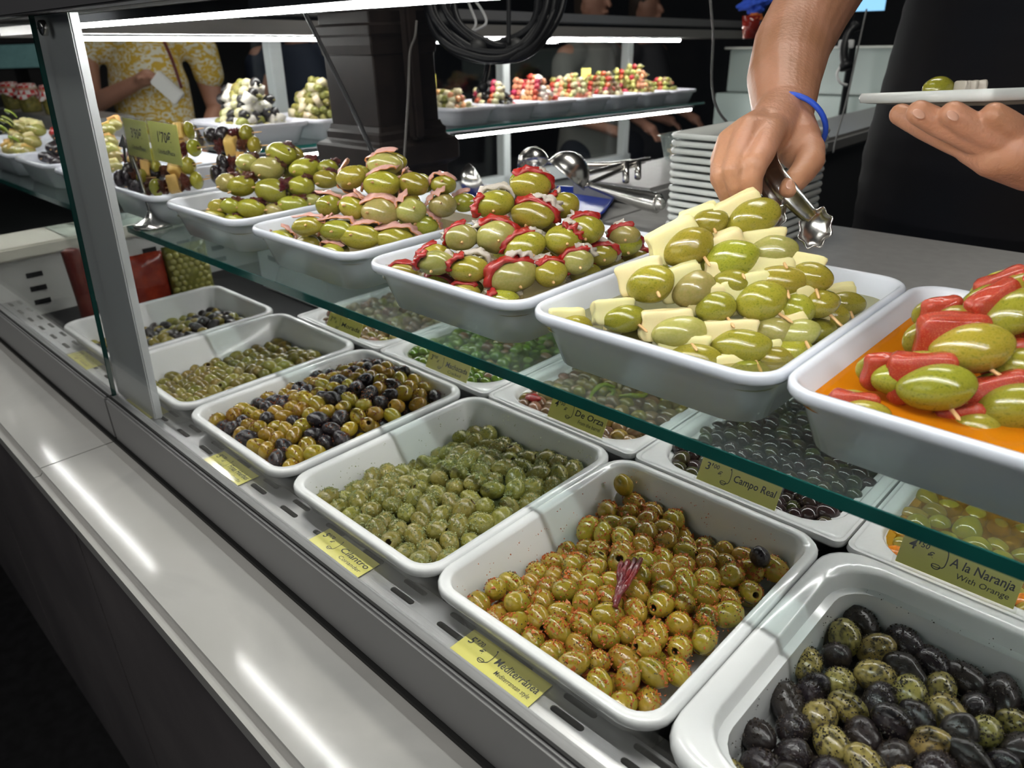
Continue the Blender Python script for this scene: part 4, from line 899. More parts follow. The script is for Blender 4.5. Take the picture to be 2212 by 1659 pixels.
# stack of square plates
def plate_mesh(S=.19):
    bm = bmesh.new(); H = .013
    L = [(S * .62, S * .62, .012, 0), (S * .66, S * .66, .012, .0015), (S * .93, S * .93, .010, H - .0095), (S, S, .010, H - .0085), (S + .003, S + .003, .010, H - .004), (S, S, .010, H), (S * .965, S * .965, .010, H), (S * .92, S * .92, .011, H - .0035), (S * .68, S * .68, .012, .0045), (S * .6, S * .6, .012, .004)]
    r = loft(bm, L); bm.faces.new(r[0][::-1]); bm.faces.new(r[-1]); return newmesh(bm, 'plate', mat('white_china', (.60, .62, .60), .16, coat=.4))
ME_pl = plate_mesh(); rg = random.Random(4)
NPL = 14
for i in range(NPL):
    o = link('plate', ME_pl, None, (-.625 + rg.uniform(-.001, .001), 1.215 + rg.uniform(-.001, .001), .2003 + .0125 * i)); o.rotation_euler.z = rg.uniform(-.012, .012) - .03
    tag(o, 'square white plate in the stack on the worktop' if 0 < i < NPL - 1 else ('topmost square white plate of the stack behind the hand' if i else 'lowest square white plate of the stack on the worktop'), 'plate', 'square plates in the stack')

# clear box with toothpicks
tb = empty('toothpick_box', (-.995, 1.66, .235), 'clear plastic deli box holding loose wooden toothpicks', 'box')
bm = bmesh.new(); r = loft(bm, [(.12, .09, .02, 0), (.13, .10, .022, .004), (.15, .115, .022, .058), (.16, .125, .024, .058), (.16, .125, .024, .060), (.149, .114, .022, .060), (.129, .099, .02, .005)]); bm.faces.new(r[-1]); link('tub', newmesh(bm, 'tub', glassmat('clear_plastic', (.90, .93, .93), rough=.05, haze=.10)), tb)
bm = bmesh.new(); rg = random.Random(8)
for k in range(420):
    x, y, z = rg.uniform(-.036, .036), rg.uniform(-.026, .026), .007 + rg.random() ** 1.2 * .033; a = rg.gauss(.7, .35); d = Vector((math.cos(a), math.sin(a), rg.gauss(0, .05))) * .026
    tube(bm, [Vector((x, y, z)) - d, Vector((x, y, z)) + d], .0011, 4)
o = link('toothpick_pile', newmesh(bm, 'toothpick_pile', mat('toothpick_wood', (.62, .45, .28), .6), False), None, (-.995, 1.66, .235), 'loose pale wooden toothpicks inside the clear box', 'toothpicks', kind='stuff')

# blue tray with scoops and tongs
bt = empty('utensil_tray', (-1.06, 1.20, .2), 'blue plastic tray with metal scoops lying in it', 'tray')
bm = bmesh.new(); r = loft(bm, [(.42, .26, .04, 0), (.44, .28, .04, .012), (.45, .29, .04, .014), (.44, .28, .04, .014), (.42, .26, .04, .003)]); bm.faces.new(r[0][::-1]); bm.faces.new(r[-1]); link('tray_body', newmesh(bm, 'tray_body', M_blue), bt)
bt.rotation_euler.z = .5
bt.location = (-1.13, 1.14, .2)
boxo('folded_cloth', -1.30, -1.14, 1.04, 1.18, .2145, .226, mat('white_cloth', (.55, .55, .57), .8), .004, label='folded white cloth on the blue tray', cat='cloth')
def scoop(p, R, rot, name, lab, handle):
    t = empty(name, p, lab, 'utensil'); t.rotation_euler = rot
    bm = bmesh.new(); prof = [(0, -R)] + [(R * math.sin(a), -R * math.cos(a)) for a in [k * PI / 2 / 8 for k in range(1, 9)]] + [(R * 1.04, .001), (R * .97, .002)] + [(R * .96 * math.sin(a), -R * .96 * math.cos(a)) for a in [k * PI / 2 / 8 for k in range(8, 0, -1)]] + [(0, -R * .96)]
    lathe(bm, prof, 28); link('bowl', newmesh(bm, 'bowl', M_chrome), t)
    if handle: tubeo('handle', [(R, 0, 0), (R + .05, 0, .012), (R + .13, 0, .02), (R + .19, 0, .018)], [.004 + .006 * min(1, j / 14) for j in range(25)], M_chrome, t)
    return t
def at(px, py, dep): return CAMP + (CR * ((px - 1106) / 1599.8) - CU * ((py - 829.5) / 1599.8) + CF) * dep
scoop(at(1030, 388, 1.52), .036, (1.15, 0.15, 2.6), 'ladle', 'round steel ladle bowl on the blue tray, left of the anchovy pile', False)
scoop(at(1152, 352, 1.62), .034, (2.6, .0, 1.0), 'scoop', 'farther of two round steel scoops behind the anchovy pile', True)
scoop(at(1224, 378, 1.45), .045, (2.5, .3, -.3), 'scoop', 'larger round steel scoop with a long rod behind the anchovy pile', False)
sc = empty('portion_scoop', at(1350, 425, 1.38), 'thick steel handle of a portion scoop lying on the worktop', 'utensil')
A_ = at(1275, 400, 1.42) - sc.location; B_ = at(1360, 424, 1.37) - sc.location; C_ = at(1424, 440, 1.33) - sc.location
tubeo('grip', [A_, A_.lerp(B_, .5), B_, B_.lerp(C_, .7), C_], [.006 + .012 * min(1, j / 22) for j in range(32)] + [.012], M_chrome, sc, seg=16)
bm = bmesh.new(); bmesh.ops.create_icosphere(bm, subdivisions=3, radius=.0125, matrix=Matrix.Translation(C_)); link('grip_end', newmesh(bm, 'grip_end', M_chrome), sc)
tg = empty('long_tongs', at(1330, 370, 1.5), 'pair of thin steel rods leading from the scoops to a small stand', 'utensil')
o0 = tg.location.copy()
tubeo('rod', [at(1252, 380, 1.46) - o0, at(1345, 355, 1.52) - o0, at(1405, 343, 1.56) - o0], .0045, M_chrome, tg)
tubeo('rod', [at(1262, 402, 1.44) - o0, at(1330, 372, 1.5) - o0, at(1392, 348, 1.56) - o0], .0045, M_chrome, tg)
tubeo('foot', [at(1352, 352, 1.52) - o0, at(1352, 392, 1.50) - o0], .007, M_chrome, tg, smooth=0)
tubeo('foot', [at(1378, 350, 1.54) - o0, at(1378, 384, 1.52) - o0], .007, M_chrome, tg, smooth=0)

# pillar (square iron pier, corner towards us)
pl = empty('iron_pillar', (-1.56, 1.23, .235), 'brown moulded square iron pillar behind the case', 'pillar')
pl.location = at(840, 330, 1.66); pl.location.z = .236; pl.rotation_euler.z = math.radians(2)
def sqloft(name, L, m, par):
    bm = bmesh.new(); r = loft(bm, [(w_, w_, .004, z) for w_, z in L]); bm.faces.new(r[0][::-1]); bm.faces.new(r[-1]); o = link(name, newmesh(bm, name, m, False), par); return o
sqloft('pier_base', [(.185, 0), (.185, .035), (.215, .045), (.225, .05), (.225, .088), (.218, .093), (.195, .098), (.188, .102), (.188, .115), (.178, .12), (.172, .13)], M_pillar, pl)
sqloft('shaft', [(.166, .13), (.166, .265), (.172, .268), (.176, .285), (.176, .30), (.184, .305)], M_pillar, pl)
sqloft('capital', [(.19, .305), (.19, .32), (.17, .325), (.17, .345), (.15, .35), (.15, 1.9)], M_pillar, pl)
sq = boxo('downpipe', .096, .122, -.02, .01, .10, 1.9, M_pillar, .006, pl)

# cables
tubeo('cable', [at(655, 20, 1.36), at(700, 110, 1.36), at(752, 215, 1.36), at(806, 332, 1.36), at(812, 350, 1.36)], .0042, M_cable, label='black cable hanging diagonally in front of the pillar', cat='cable')
tubeo('cable', [at(900, 45, 1.45), at(896, 80, 1.45), at(885, 115, 1.45), at(882, 200, 1.45), at(873, 345, 1.45)], .0024, mat('grey_cable', (.07, .065, .06), .5), label='thin grey wire hanging in front of the pillar', cat='cable')
tubeo('cable', [at(1535, 0, 1.5), at(1541, 80, 1.5), at(1538, 180, 1.5), at(1552, 240, 1.5), at(1590, 282, 1.5), at(1610, 300, 1.5)], .0026, mat('dark_grey_cable', (.04, .04, .04), .4), label='dark cord hanging left of the forearm', cat='cable')
coil = empty('cable_coil', at(1070, -12, 1.5), 'thick coil of black cables hanging above the far display', 'cable coil'); c0 = coil.location.copy()
rg = random.Random(3)
for s in range(14):
    ox, oy = rg.uniform(-18, 18), rg.uniform(-20, 20); ph = rg.uniform(0, 6)
    pts = [at(1070 + ox + (122 + oy + 4 * math.sin(3 * a + ph)) * math.cos(a), -12 + (126 + oy) * math.sin(a) + 3 * math.sin(5 * a + ph), 1.5 + .012 * math.sin(2 * a + ph) + .0008 * ox) - c0 for a in [2 * PI * k / 20 for k in range(21)]]
    tubeo('cable_loop', pts, .0075, M_cable, coil, seg=9, smooth=4)
for a in (.5, 1.2, 1.9, 2.7):
    p = at(1070 + 122 * math.cos(a), -12 + 126 * math.sin(a), 1.5) - c0
    bm = bmesh.new(); bmesh.ops.create_icosphere(bm, subdivisions=2, radius=.021, matrix=Matrix.Translation(p)); link('tape_wrap', newmesh(bm, 'tape_wrap', M_rubber), coil)
for k, (xx, dx) in enumerate(((1010, 0), (1018, 14))):
    tubeo('white_cord', [at(xx - 10, -20, 1.55) - c0, at(xx + 8 + dx, 20, 1.55) - c0, at(xx + 18 + dx, 50, 1.55) - c0, at(xx + 5, 68, 1.55) - c0, at(xx - 25, 55, 1.55) - c0][:5 - k], .0028, M_wcable, coil)
tubeo('hanging_strap', [at(1098, -30, 1.48) - c0, at(1099, 30, 1.48) - c0, at(1099, 95, 1.48) - c0], .0045, M_cable, coil)
tubeo('plug_lead', [at(1055, 130, 1.5) - c0, at(1050, 160, 1.5) - c0, at(1045, 185, 1.5) - c0], .0055, M_cable, coil)
bm = bmesh.new(); bmesh.ops.create_icosphere(bm, subdivisions=2, radius=.011, matrix=Matrix.Translation(at(1044, 188, 1.5) - c0)); link('plug', newmesh(bm, 'plug', M_cable), coil)

# ------------------------------------------------------------------ far display (its own slightly tilted frame)
FU = Vector((-.0273, .99908, -.0330)); FX = Vector((1, .0273, 0)).normalized(); FW = FX.cross(FU).normalized()
FM = Matrix(((FX.x, FU.x, FW.x, 0), (FX.y, FU.y, FW.y, 0), (FX.z, FU.z, FW.z, .543), (0, 0, 0, 1)))
far = empty('far_display', (0, 0, 0), 'glass display case along the far side of the stall', 'display case'); far.matrix_world = FM
def fb(n, x0, x1, u0, u1, w0, w1, m, bev=0.0, par=None): return boxo(n, x0, x1, u0, u1, w0 - .543, w1 - .543, m, bev, par or far)
fb('far_shelf_glass', -2.16, -1.702, .90, 3.08, .322, .33, M_shelf)
fb('shelf_edge', -1.702, -1.70, .90, 3.08, .322, .33, M_edge_far)
fb('shelf_back_trim', -1.76, -1.735, .9, 3.05, .306, .321, M_canlt)
fb('canopy_panel', -2.25, -1.72, .56, 3.5, .58, .612, mat('far_canopy', (.22, .21, .20), .5))
fb('canopy_gap', -2.2, -1.76, .56, 3.5, .612, .622, M_dark)
fb('top_rail', -2.22, -1.74, .56, 3.5, .622, .652, mat('far_rail', (.32, .32, .33), .4, metal=.5), .004)
M_fpost = mat('far_aluminium', (.50, .53, .53), .4, metal=.3)
for u in (1.262, 2.235, 3.06): fb('far_post', -2.12, -2.08, u - .02, u + .02, -.1, .58, M_fpost, .003)
fb('bottom_frame', -2.12, -2.08, .9, 3.1, .03, .085, M_fpost, .003)
fb('far_front_glass', -2.135, -2.13, 1.12, 3.1, -.1, .58, M_glass)
fb('far_base', -2.2, -1.50, 1.12, 3.4, -1.4, .02, mat('far_base_m', (.06, .06, .06), .5))
def fled(x, u0, u1, w, r, lab):
    t = empty('led_strip', FM @ Vector((x, (u0 + u1) / 2, w - .543)), lab, 'led light'); t.rotation_euler = FM.to_euler(); h = (u1 - u0) / 2
    bm = bmesh.new(); tube(bm, [(0, -h, 0), (0, h, 0)], r, 10); link('light_tube', newmesh(bm, 'light_tube', M_led, False), t)
    boxo('holder', -.007, .007, -h, h, r * .6, .012, M_canlt, parent=t)
fled(-1.72, 1.60, 3.0, .3035, .0052, 'lit led tube under the far shelf, right of the pillar')
fled(-1.72, .95, 1.30, .3035, .0052, 'lit led tube under the far shelf, left of the pillar')
fled(-1.80, .62, 1.22, .5725, .0052, 'lit led tube under the far canopy, left of the pillar')
fled(-1.80, 1.70, 3.0, .5725, .0052, 'lit led tube under the far canopy, right of the pillar')
# far trays and their heaps
fu = [1.02, 1.225] + [1.705 + .2055 * k for k in range(7)]
flab = ['far tray of large mixed olive skewers, leftmost on the far shelf', 'far tray of stacked cheese and olive skewers', 'far tray of pale olive skewers next to the pillar', 'far tray of black olive skewers', 'far tray of salmon pink skewers', 'far tray of green olive and red pepper skewers',
        'far tray of brown and olive skewers', 'far tray of tall yellow green and red skewers', 'last small tray at the right end of the far shelf']
M_f = {k: mat('far_' + k, c, .3, rnd=.5) for k, c in dict(olive=(.22, .21, .05), pale=(.50, .46, .27), cream=(.62, .55, .36), red=(.35, .03, .02), salmon=(.62, .28, .14), black=(.015, .012, .012), brown=(.20, .13, .06), yellow=(.42, .40, .12), white=(.68, .64, .56)).items()}
FCOM = [('olive', 'pale', 'black', 'white', 'olive'), ('cream', 'olive', 'olive', 'cream', 'olive'), ('pale', 'olive', 'cream', 'salmon', 'pale'), ('black', 'red', 'pale', 'black', 'black'), ('salmon', 'salmon', 'red', 'salmon', 'white'), ('olive', 'red', 'pale', 'salmon', 'yellow'),
        ('brown', 'olive', 'red', 'brown', 'pale'), ('yellow', 'red', 'olive', 'yellow', 'salmon'), ('olive', 'red', 'yellow', 'brown', 'olive')]
def blob_mesh(mats_, seed):
    rg = random.Random(seed); bm = bmesh.new(); n0 = 0
    for i in range(3):
        M = Matrix.Translation((-.018 + .018 * i, rg.uniform(-.002, .002), rg.uniform(-.002, .002))) @ Matrix.Rotation(rg.uniform(0, 3), 4, 'Y') @ Matrix.Diagonal((rg.uniform(.75, 1.15), rg.uniform(.8, 1.1), rg.uniform(.75, 1.1), 1))
        if mats_[i % len(mats_)] in ('cream', 'white'):
            b = bmesh.ops.create_cube(bm, size=.018, matrix=M)
        else: b = bmesh.ops.create_icosphere(bm, subdivisions=2, radius=.0105, matrix=M)
        fs = set(f for v in b['verts'] for f in v.link_faces)
        for f in fs: f.material_index = i
    tube(bm, [(-.032, 0, 0), (.034, 0, 0)], .0012, 5)
    return newmesh(bm, 'skewer', [M_f[k] for k in mats_[:3]])
farsk = [[blob_mesh([FCOM[t][(s + j) % 5] for j in range(3)], t * 10 + s) for s in range(3)] for t in range(9)]
FPN = ['large olive skewers', 'cheese skewers', 'pale olive skewers', 'black olive skewers', 'salmon skewers', 'pepper skewers', 'brown skewers', 'tall yellow green skewers', 'small olive skewers']
hts = [.12, .11, .07, .075, .10, .10, .10, .12, .06]
for t, u in enumerate(fu):
    tr = link('food_tray', ME_far, None, None, flab[t], 'tray'); tr.matrix_world = FM @ Matrix.Translation((-1.855, u, .385 - .543))
    rg = random.Random(90 + t); H = hts[t]; R = .0195
    lay = 0
    while True:
        zz = -.018 + lay * .0175
        if zz > H - .02: break
        k = 1 - (zz + .018) / (H + .012); nx = max(1, int(4.2 * k + .6)); nu = max(1, int(5.6 * k + .5))
        for i in range(nx):
            for j in range(nu):
                px = -1.855 + .05 - (i * .060) + (1 - k) * -.04; pu = u + (j - (nu - 1) / 2) * .0255
                if i > 1 and lay < 1 : continue
                if i > 1: continue
                o = link('cocktail_stick', rg.choice(farsk[t]), None, None, 'small skewer in the far pile of ' + FPN[t], 'snack', 'far pile of ' + FPN[t])
                sc_ = 1.45 if t == 0 else 1.2
                o.matrix_world = FM @ Matrix.Translation((px + rg.uniform(-.004, .004), pu + rg.uniform(-.003, .003), .385 - .543 + zz + rg.uniform(-.003, .003))) @ Matrix.Rotation(rg.uniform(-.25, .25) + (.5 if t == 7 else 0), 4, 'Z') @ Matrix.Rotation(rg.uniform(-.15, .15), 4, 'Y') @ Matrix.Rotation(rg.uniform(0, 6), 4, 'X') @ Matrix.Diagonal((sc_, sc_, sc_, 1))
        lay += 1
# yellow signs on the far piles
for (u, x, lab) in ((1.70, -1.95, 'yellow sign standing behind the far pale olives'), (2.60, -1.98, 'small yellow sign standing among the far piles')):
    W = .11 if u < 2 else .06
    boxo('yellow_sign', -.001, .001, -W / 2, W / 2, 0, .042, M_yel, M=FM @ Matrix.Translation((x, u, .43 - .543)), label=lab, cat='sign')
# pale glass block at the right end of the far display
M_pale = mat('pale_green_glass_block', (.36, .42, .40), .25, col2=(.30, .36, .345), scale=3)
eb = empty('end_counter', FM @ Vector((-1.35, 3.3, .2 - .543)), 'pale greenish glass-topped end counter behind the forearm', 'counter'); eb.rotation_euler = FM.to_euler()
boxo('block', -.42, .75, 0, .30, 0, .155, M_pale, .004, eb)
boxo('upper_block', -.42, .62, .10, .30, .157, .335, M_pale, .004, eb)
boxo('top_slab', -.44, .64, .08, .33, .336, .345, mat('pale_top', (.62, .64, .60), .3), .002, eb)

# ------------------------------------------------------------------ things in the well behind the far left tray
def bag(name, x0, y0, W, H, T, m, lab, yaw, ball=None):
    t = empty(name, (x0, y0, -.044), lab, 'food bag'); t.rotation_euler.z = yaw
    bm = bmesh.new(); n = 14; g = []
    for side in (1, -1):
        rows = []
        for j in range(n + 1):
            row = []
            for i in range(n + 1):
                u, v = i / n, j / n; e = (math.sin(PI * u) * math.sin(PI * v)) ** .35 if 0 < i < n and 0 < j < n else 0
                row.append(bm.verts.new(((u - .5) * W, side * (T / 2 * e + .001 + .004 * e * noise.noise(Vector((u * 7, v * 9, side * 3 + x0)))), v * H)))
            rows.append(row)
        g.append(rows)
        for j in range(n):
            for i in range(n): bm.faces.new((rows[j][i], rows[j][i + 1], rows[j + 1][i + 1], rows[j + 1][i]))
    bmesh.ops.remove_doubles(bm, verts=bm.verts, dist=.0025)
    link('bag_skin', newmesh(bm, 'bag_skin', m), t)
    if ball:
        bm = bmesh.new(); rg = random.Random(2)
        for j in range(11):
            for i in range(6):
                x = (-.5 + (i + .7 + (j % 2) * .4) / 7) * W; z = H * (j + .9) / 12.5
                bmesh.ops.create_icosphere(bm, subdivisions=2, radius=.0085, matrix=Matrix.Translation((x, -T / 2 * .82, z)) @ Matrix.Diagonal((1, .6, 1, 1)))
        o = link('packed_olives', newmesh(bm, 'packed_olives', ball), t); o['kind'] = 'stuff'
    return t
M_redbag = mat('red_pepper_bag', (.40, .05, .02), .25, col2=(.25, .02, .01), scale=40, coat=.5, bump=.5, bscale=40)
M_grnbag = mat('olive_bag', (.25, .24, .05), .3, col2=(.18, .18, .03), scale=60, coat=.5)
bag('vacuum_bag', -1.72, .575, .085, .16, .03, M_redbag, 'vacuum bag of red peppers standing behind the farthest tray', 1.57)
bag('vacuum_bag', -1.715, .665, .10, .165, .035, M_grnbag, 'vacuum bag of stuffed green olives standing behind the farthest tray', 1.5, M_oblk and mat('packed_green_olive', (.33, .31, .08), .25, coat=.5))
bm = bmesh.new(); tube(bm, spline([(0, 0, 0), (.004, 0, .05), (.0, 0, .12), (-.006, 0, .19), (-.008, 0, .205)], 5), [.012, .016, .017] + [.018] * 15 + [.014, .010, .004], 14)
link('sausage', newmesh(bm, 'sausage', mat('dark_red_sausage', (.085, .012, .010), .35, col2=(.13, .03, .02), scale=60)), None, (-1.70, .432, -.043), 'dark red cured sausage standing upright behind the glass joint', 'sausage')

# ------------------------------------------------------------------ jars with gingham cloth on a ledge
boxo('jar_ledge', -3.9, -2.9, .86, 1.06, .187, .305, M_work, .003, label='low grey ledge carrying the gingham topped jars', cat='ledge')
def gingham():
    m = bpy.data.materials.new('red_gingham'); m.use_nodes = True; N = m.node_tree.nodes; L = m.node_tree.links; b = N['Principled BSDF']; b.inputs['Roughness'].default_value = .8
    tc = N.new('ShaderNodeTexCoord'); c = N.new('ShaderNodeTexChecker'); c.inputs['Scale'].default_value = 62; c.inputs[1].default_value = (.75, .72, .70, 1); c.inputs[2].default_value = (.55, .02, .02, 1)
    L.new(tc.outputs['Object'], c.inputs[0]); L.new(c.outputs[0], b.inputs['Base Color']); return m
M_ging = gingham()
def jar(p, lab, seed):
    t = empty('preserve_jar', p, lab, 'jar')
    bm = bmesh.new(); lathe(bm, [(0, 0), (.034, 0), (.037, .004), (.037, .075), (.033, .085), (.031, .09)], 24); link('glass_body', newmesh(bm, 'glass_body', mat('jar_contents', (.30, .26, .06), .12, col2=(.14, .13, .03), scale=60, coat=1)), t)
    bm = bmesh.new(); lathe(bm, [(0, .1), (.03, .1), (.034, .097), (.034, .088)], 24); link('lid', newmesh(bm, 'lid', M_alu), t)
    bm = bmesh.new(); prof = [(0, .103), (.018, .103), (.033, .100), (.036, .088), (.036, .084), (.042, .070), (.050, .055)]; lathe(bm, prof, 40)
    for v in bm.verts:
        r = math.hypot(v.co.x, v.co.y)
        if r > .037: a = math.atan2(v.co.y, v.co.x); k = (r - .036) / .014; f = 1 + .10 * k * math.sin(6 * a + seed); v.co.x *= f; v.co.y *= f; v.co.z += .008 * k * math.sin(4 * a + 1 + seed)
    o = link('gingham_cover', newmesh(bm, 'gingham_cover', M_ging), t)
    bm = bmesh.new(); tube(bm, [(.037 * math.cos(a), .037 * math.sin(a), .085) for a in [2 * PI * k / 24 for k in range(25)]], .0022, 6); link('twine', newmesh(bm, 'twine', mat('twine', (.55, .42, .25), .8)), t)
jar(Vector((-3.48, .895, .306)), 'leftmost jar with a red and white gingham cloth over its lid', 0)
jar(Vector((-3.26, .915, .306)), 'second gingham covered jar, right beside the metal post', 2)
jar(Vector((-3.72, .895, .306)), 'third gingham covered jar cut by the left picture edge', 4)

# ------------------------------------------------------------------ screens and distant things
M_scr = mat('screen_glow', (.0, .0, .0), .4, emit=(.25, .75, .85), estr=.6)
M_scr2 = mat('screen_blue', (.0, .0, .0), .4, emit=(.30, .62, .95), estr=.9)
def facing(p, yaw=0): return Matrix.Translation(p) @ Matrix.Rotation(math.atan2(CF.y, CF.x) - PI / 2 + yaw, 4, 'Z')
def p_z(t): return t.matrix_world.translation.z
def panel(name, px, py, dep, W, H, m, lab, cat, T=.02, yaw=0):
    t = empty(name, (0, 0, 0), lab, cat); t.matrix_world = facing(at(px, py, dep), yaw)
    boxo('housing', -W / 2 - .008, W / 2 + .008, 0.001, T, -H / 2 - .008, H / 2 + .008, M_cable, .002, t)
    boxo('screen', -W / 2, W / 2, -.002, 0, -H / 2, H / 2, m, parent=t)
    boxo('stand', -.012, .012, .004, T - .002, FZ - p_z(t), -H / 2, M_cable, parent=t)
    return t
panel('small_screen', 434, 122, 3.6, .055, .035, M_scr, 'small glowing cyan screen in the dark behind the case', 'screen')
panel('monitor', 1862, -14, 2.8, .19, .12, M_scr2, 'bright blue monitor at the top edge between the forearm and the torso', 'screen')
M_fr = mat('fridge_glow', (.02, .03, .03), .4, emit=(.10, .20, .20), estr=.35, col2=(.10, .16, .14), scale=14)
panel('lit_fridge', 25, 122, 4.2, .42, .12, M_fr, 'dim bluish lit fridge at the far left', 'fridge', .1)
# blue cloth and orange cup near the top
o = link('blue_cloth', crumple('blue_cloth', mat('bright_blue_cloth', (.03, .10, .65), .8, bump=.6, bscale=60), 6), None, at(1632, 8, 2.4), 'crumpled bright blue cloth at the top left of the forearm', 'cloth'); o.scale = (.055, .05, .045)
cup = empty('red_cup', at(1622, 60, 2.35), 'glass cup with red and orange contents below the blue cloth', 'cup')
bm = bmesh.new(); lathe(bm, [(0, -.03), (.022, -.03), (.03, .035), (.028, .035), (.02, -.027), (0, -.027)], 20); link('cup_wall', newmesh(bm, 'cup_wall', glassmat('cup_plastic', (.8, .4, .35), haze=.4, hazecol=(.3, .03, .02))), cup)
o = link('cup_filling', crumple('cup_filling', mat('orange_filling', (.45, .12, .02), .4), 3), cup, (.01, 0, .03)); o.scale = (.026, .026, .02)
# black kettle-like phone + cord near the vendor
ph = empty('handset', at(1828, 95, 1.9), 'black telephone handset hanging behind the forearm', 'telephone')
h0 = ph.location.copy()
tubeo('handset_body', [at(1850, 55, 1.9) - h0, at(1832, 75, 1.9) - h0, at(1822, 115, 1.9) - h0, at(1828, 150, 1.9) - h0], [.016, .014, .012, .011] + [.010] * 17 + [.014, .017, .018, .014], M_cable, ph)
tubeo('white_cord', [at(1818, 140, 1.9) - h0, at(1808, 160, 1.9) - h0, at(1815, 178, 1.9) - h0, at(1830, 184, 1.9) - h0], .0035, M_wcable, ph)
boxo('wall_plate', -.02, .02, -.004, .004, -.01, .01, M_wcable, .002, ph)

# ------------------------------------------------------------------ people
def remesh(parts, voxel, name, m, smooth=2, disp=None):
    """parts: list of chains [(p, r), ...] -> one continuous skin"""
    bm = bmesh.new()
    for ch in parts:
        for (p, r) in ch:
            sx = r if isinstance(r, (tuple, list)) else (r, r, r)
            bmesh.ops.create_icosphere(bm, subdivisions=3, radius=1, matrix=Matrix.Translation(Vector(p)) @ Matrix.Diagonal((*sx, 1)))
        for (p, r), (q, s) in zip(ch, ch[1:]):
            p, q = Vector(p), Vector(q)
            if isinstance(r, (tuple, list)) or isinstance(s, (tuple, list)):
                n = 6
                rr = r if isinstance(r, (tuple, list)) else (r,) * 3; ss = s if isinstance(s, (tuple, list)) else (s,) * 3
                for k in range(1, n):
                    t = k / n; e = [a * (1 - t) + b * t for a, b in zip(rr, ss)]
                    bmesh.ops.create_icosphere(bm, subdivisions=3, radius=1, matrix=Matrix.Translation(p.lerp(q, t)) @ Matrix.Diagonal((*e, 1)))
                continue
            d = q - p
            if d.length < 1e-4: continue
            M = Matrix.Translation((p + q) / 2) @ d.to_track_quat('Z', 'Y').to_matrix().to_4x4()
            bmesh.ops.create_cone(bm, cap_ends=True, segments=24, radius1=r, radius2=s, depth=d.length, matrix=M)
    me = bpy.data.meshes.new(name); bm.to_mesh(me); bm.free()
    o = bpy.data.objects.new(name, me); COL.objects.link(o)
    a = o.modifiers.new('r', 'REMESH'); a.mode = 'VOXEL'; a.voxel_size = voxel; a.use_smooth_shade = True
    b = o.modifiers.new('s', 'SMOOTH'); b.iterations = smooth; b.factor = .6
    dg = bpy.context.evaluated_depsgraph_get(); out = bpy.data.meshes.new_from_object(o.evaluated_get(dg)); out.name = name
    bpy.data.objects.remove(o)
    if disp:
        for v in out.vertices: v.co = disp(v.co)
    out.materials.clear(); out.materials.append(m); out.polygons.foreach_set('use_smooth', [True] * len(out.polygons))
    return out
# --- vendor
V = lambda x, y, z: Vector((x, y, z))
head = V(-.30, 1.56, .98)
def head_parts(c, f, s=1.0):
    r = Vector((-f.y, f.x, 0)); U = V(0, 0, 1)
    P = [[(c, (.072 * s, .080 * s, .10 * s)), (c + f * .012 - U * .05 * s, (.058 * s, .062 * s, .065 * s))], [(c - U * .08 * s, .052 * s), (c - U * .17 * s - f * .01, .056 * s)]]
    P.append([(c + f * .080 * s + U * .012 * s, .009 * s), (c + f * .095 * s - U * .018 * s, .013 * s)])       # nose
    P.append([(c + f * .076 * s - U * .048 * s - r * .016 * s, .0065 * s), (c + f * .083 * s - U * .046 * s, .008 * s), (c + f * .076 * s - U * .048 * s + r * .016 * s, .0065 * s)])  # lips
    P.append([(c + f * .060 * s - U * .088 * s, .022 * s)])
    for q in (-1, 1): P.append([(c + r * q * .078 * s + U * .012 * s, (.008 * s, .014 * s, .026 * s))])
    return P
fdir = V(-.1, -1, 0).normalized()
parts = head_parts(head, fdir)
sh_r, el_r = V(-.52, 1.52, .78), V(-.50, 1.235, .655)      # his right arm (left in the picture)
wr = at(1692, 240, .835)
parts += [[(V(-.30, 1.58, .80), .075), (V(-.30, 1.6, .62), (.14, .09, .13)), (V(-.3, 1.6, .30), (.14, .09, .15))],
          [(V(-.36, 1.57, .80), .06), (sh_r, .062), (el_r, .050), (at(1800, -50, 1.03), .052), (at(1755, 15, .985), .051), (at(1712, 95, .935), .0475), (at(1694, 165, .885), .043), (wr, .0335)]]
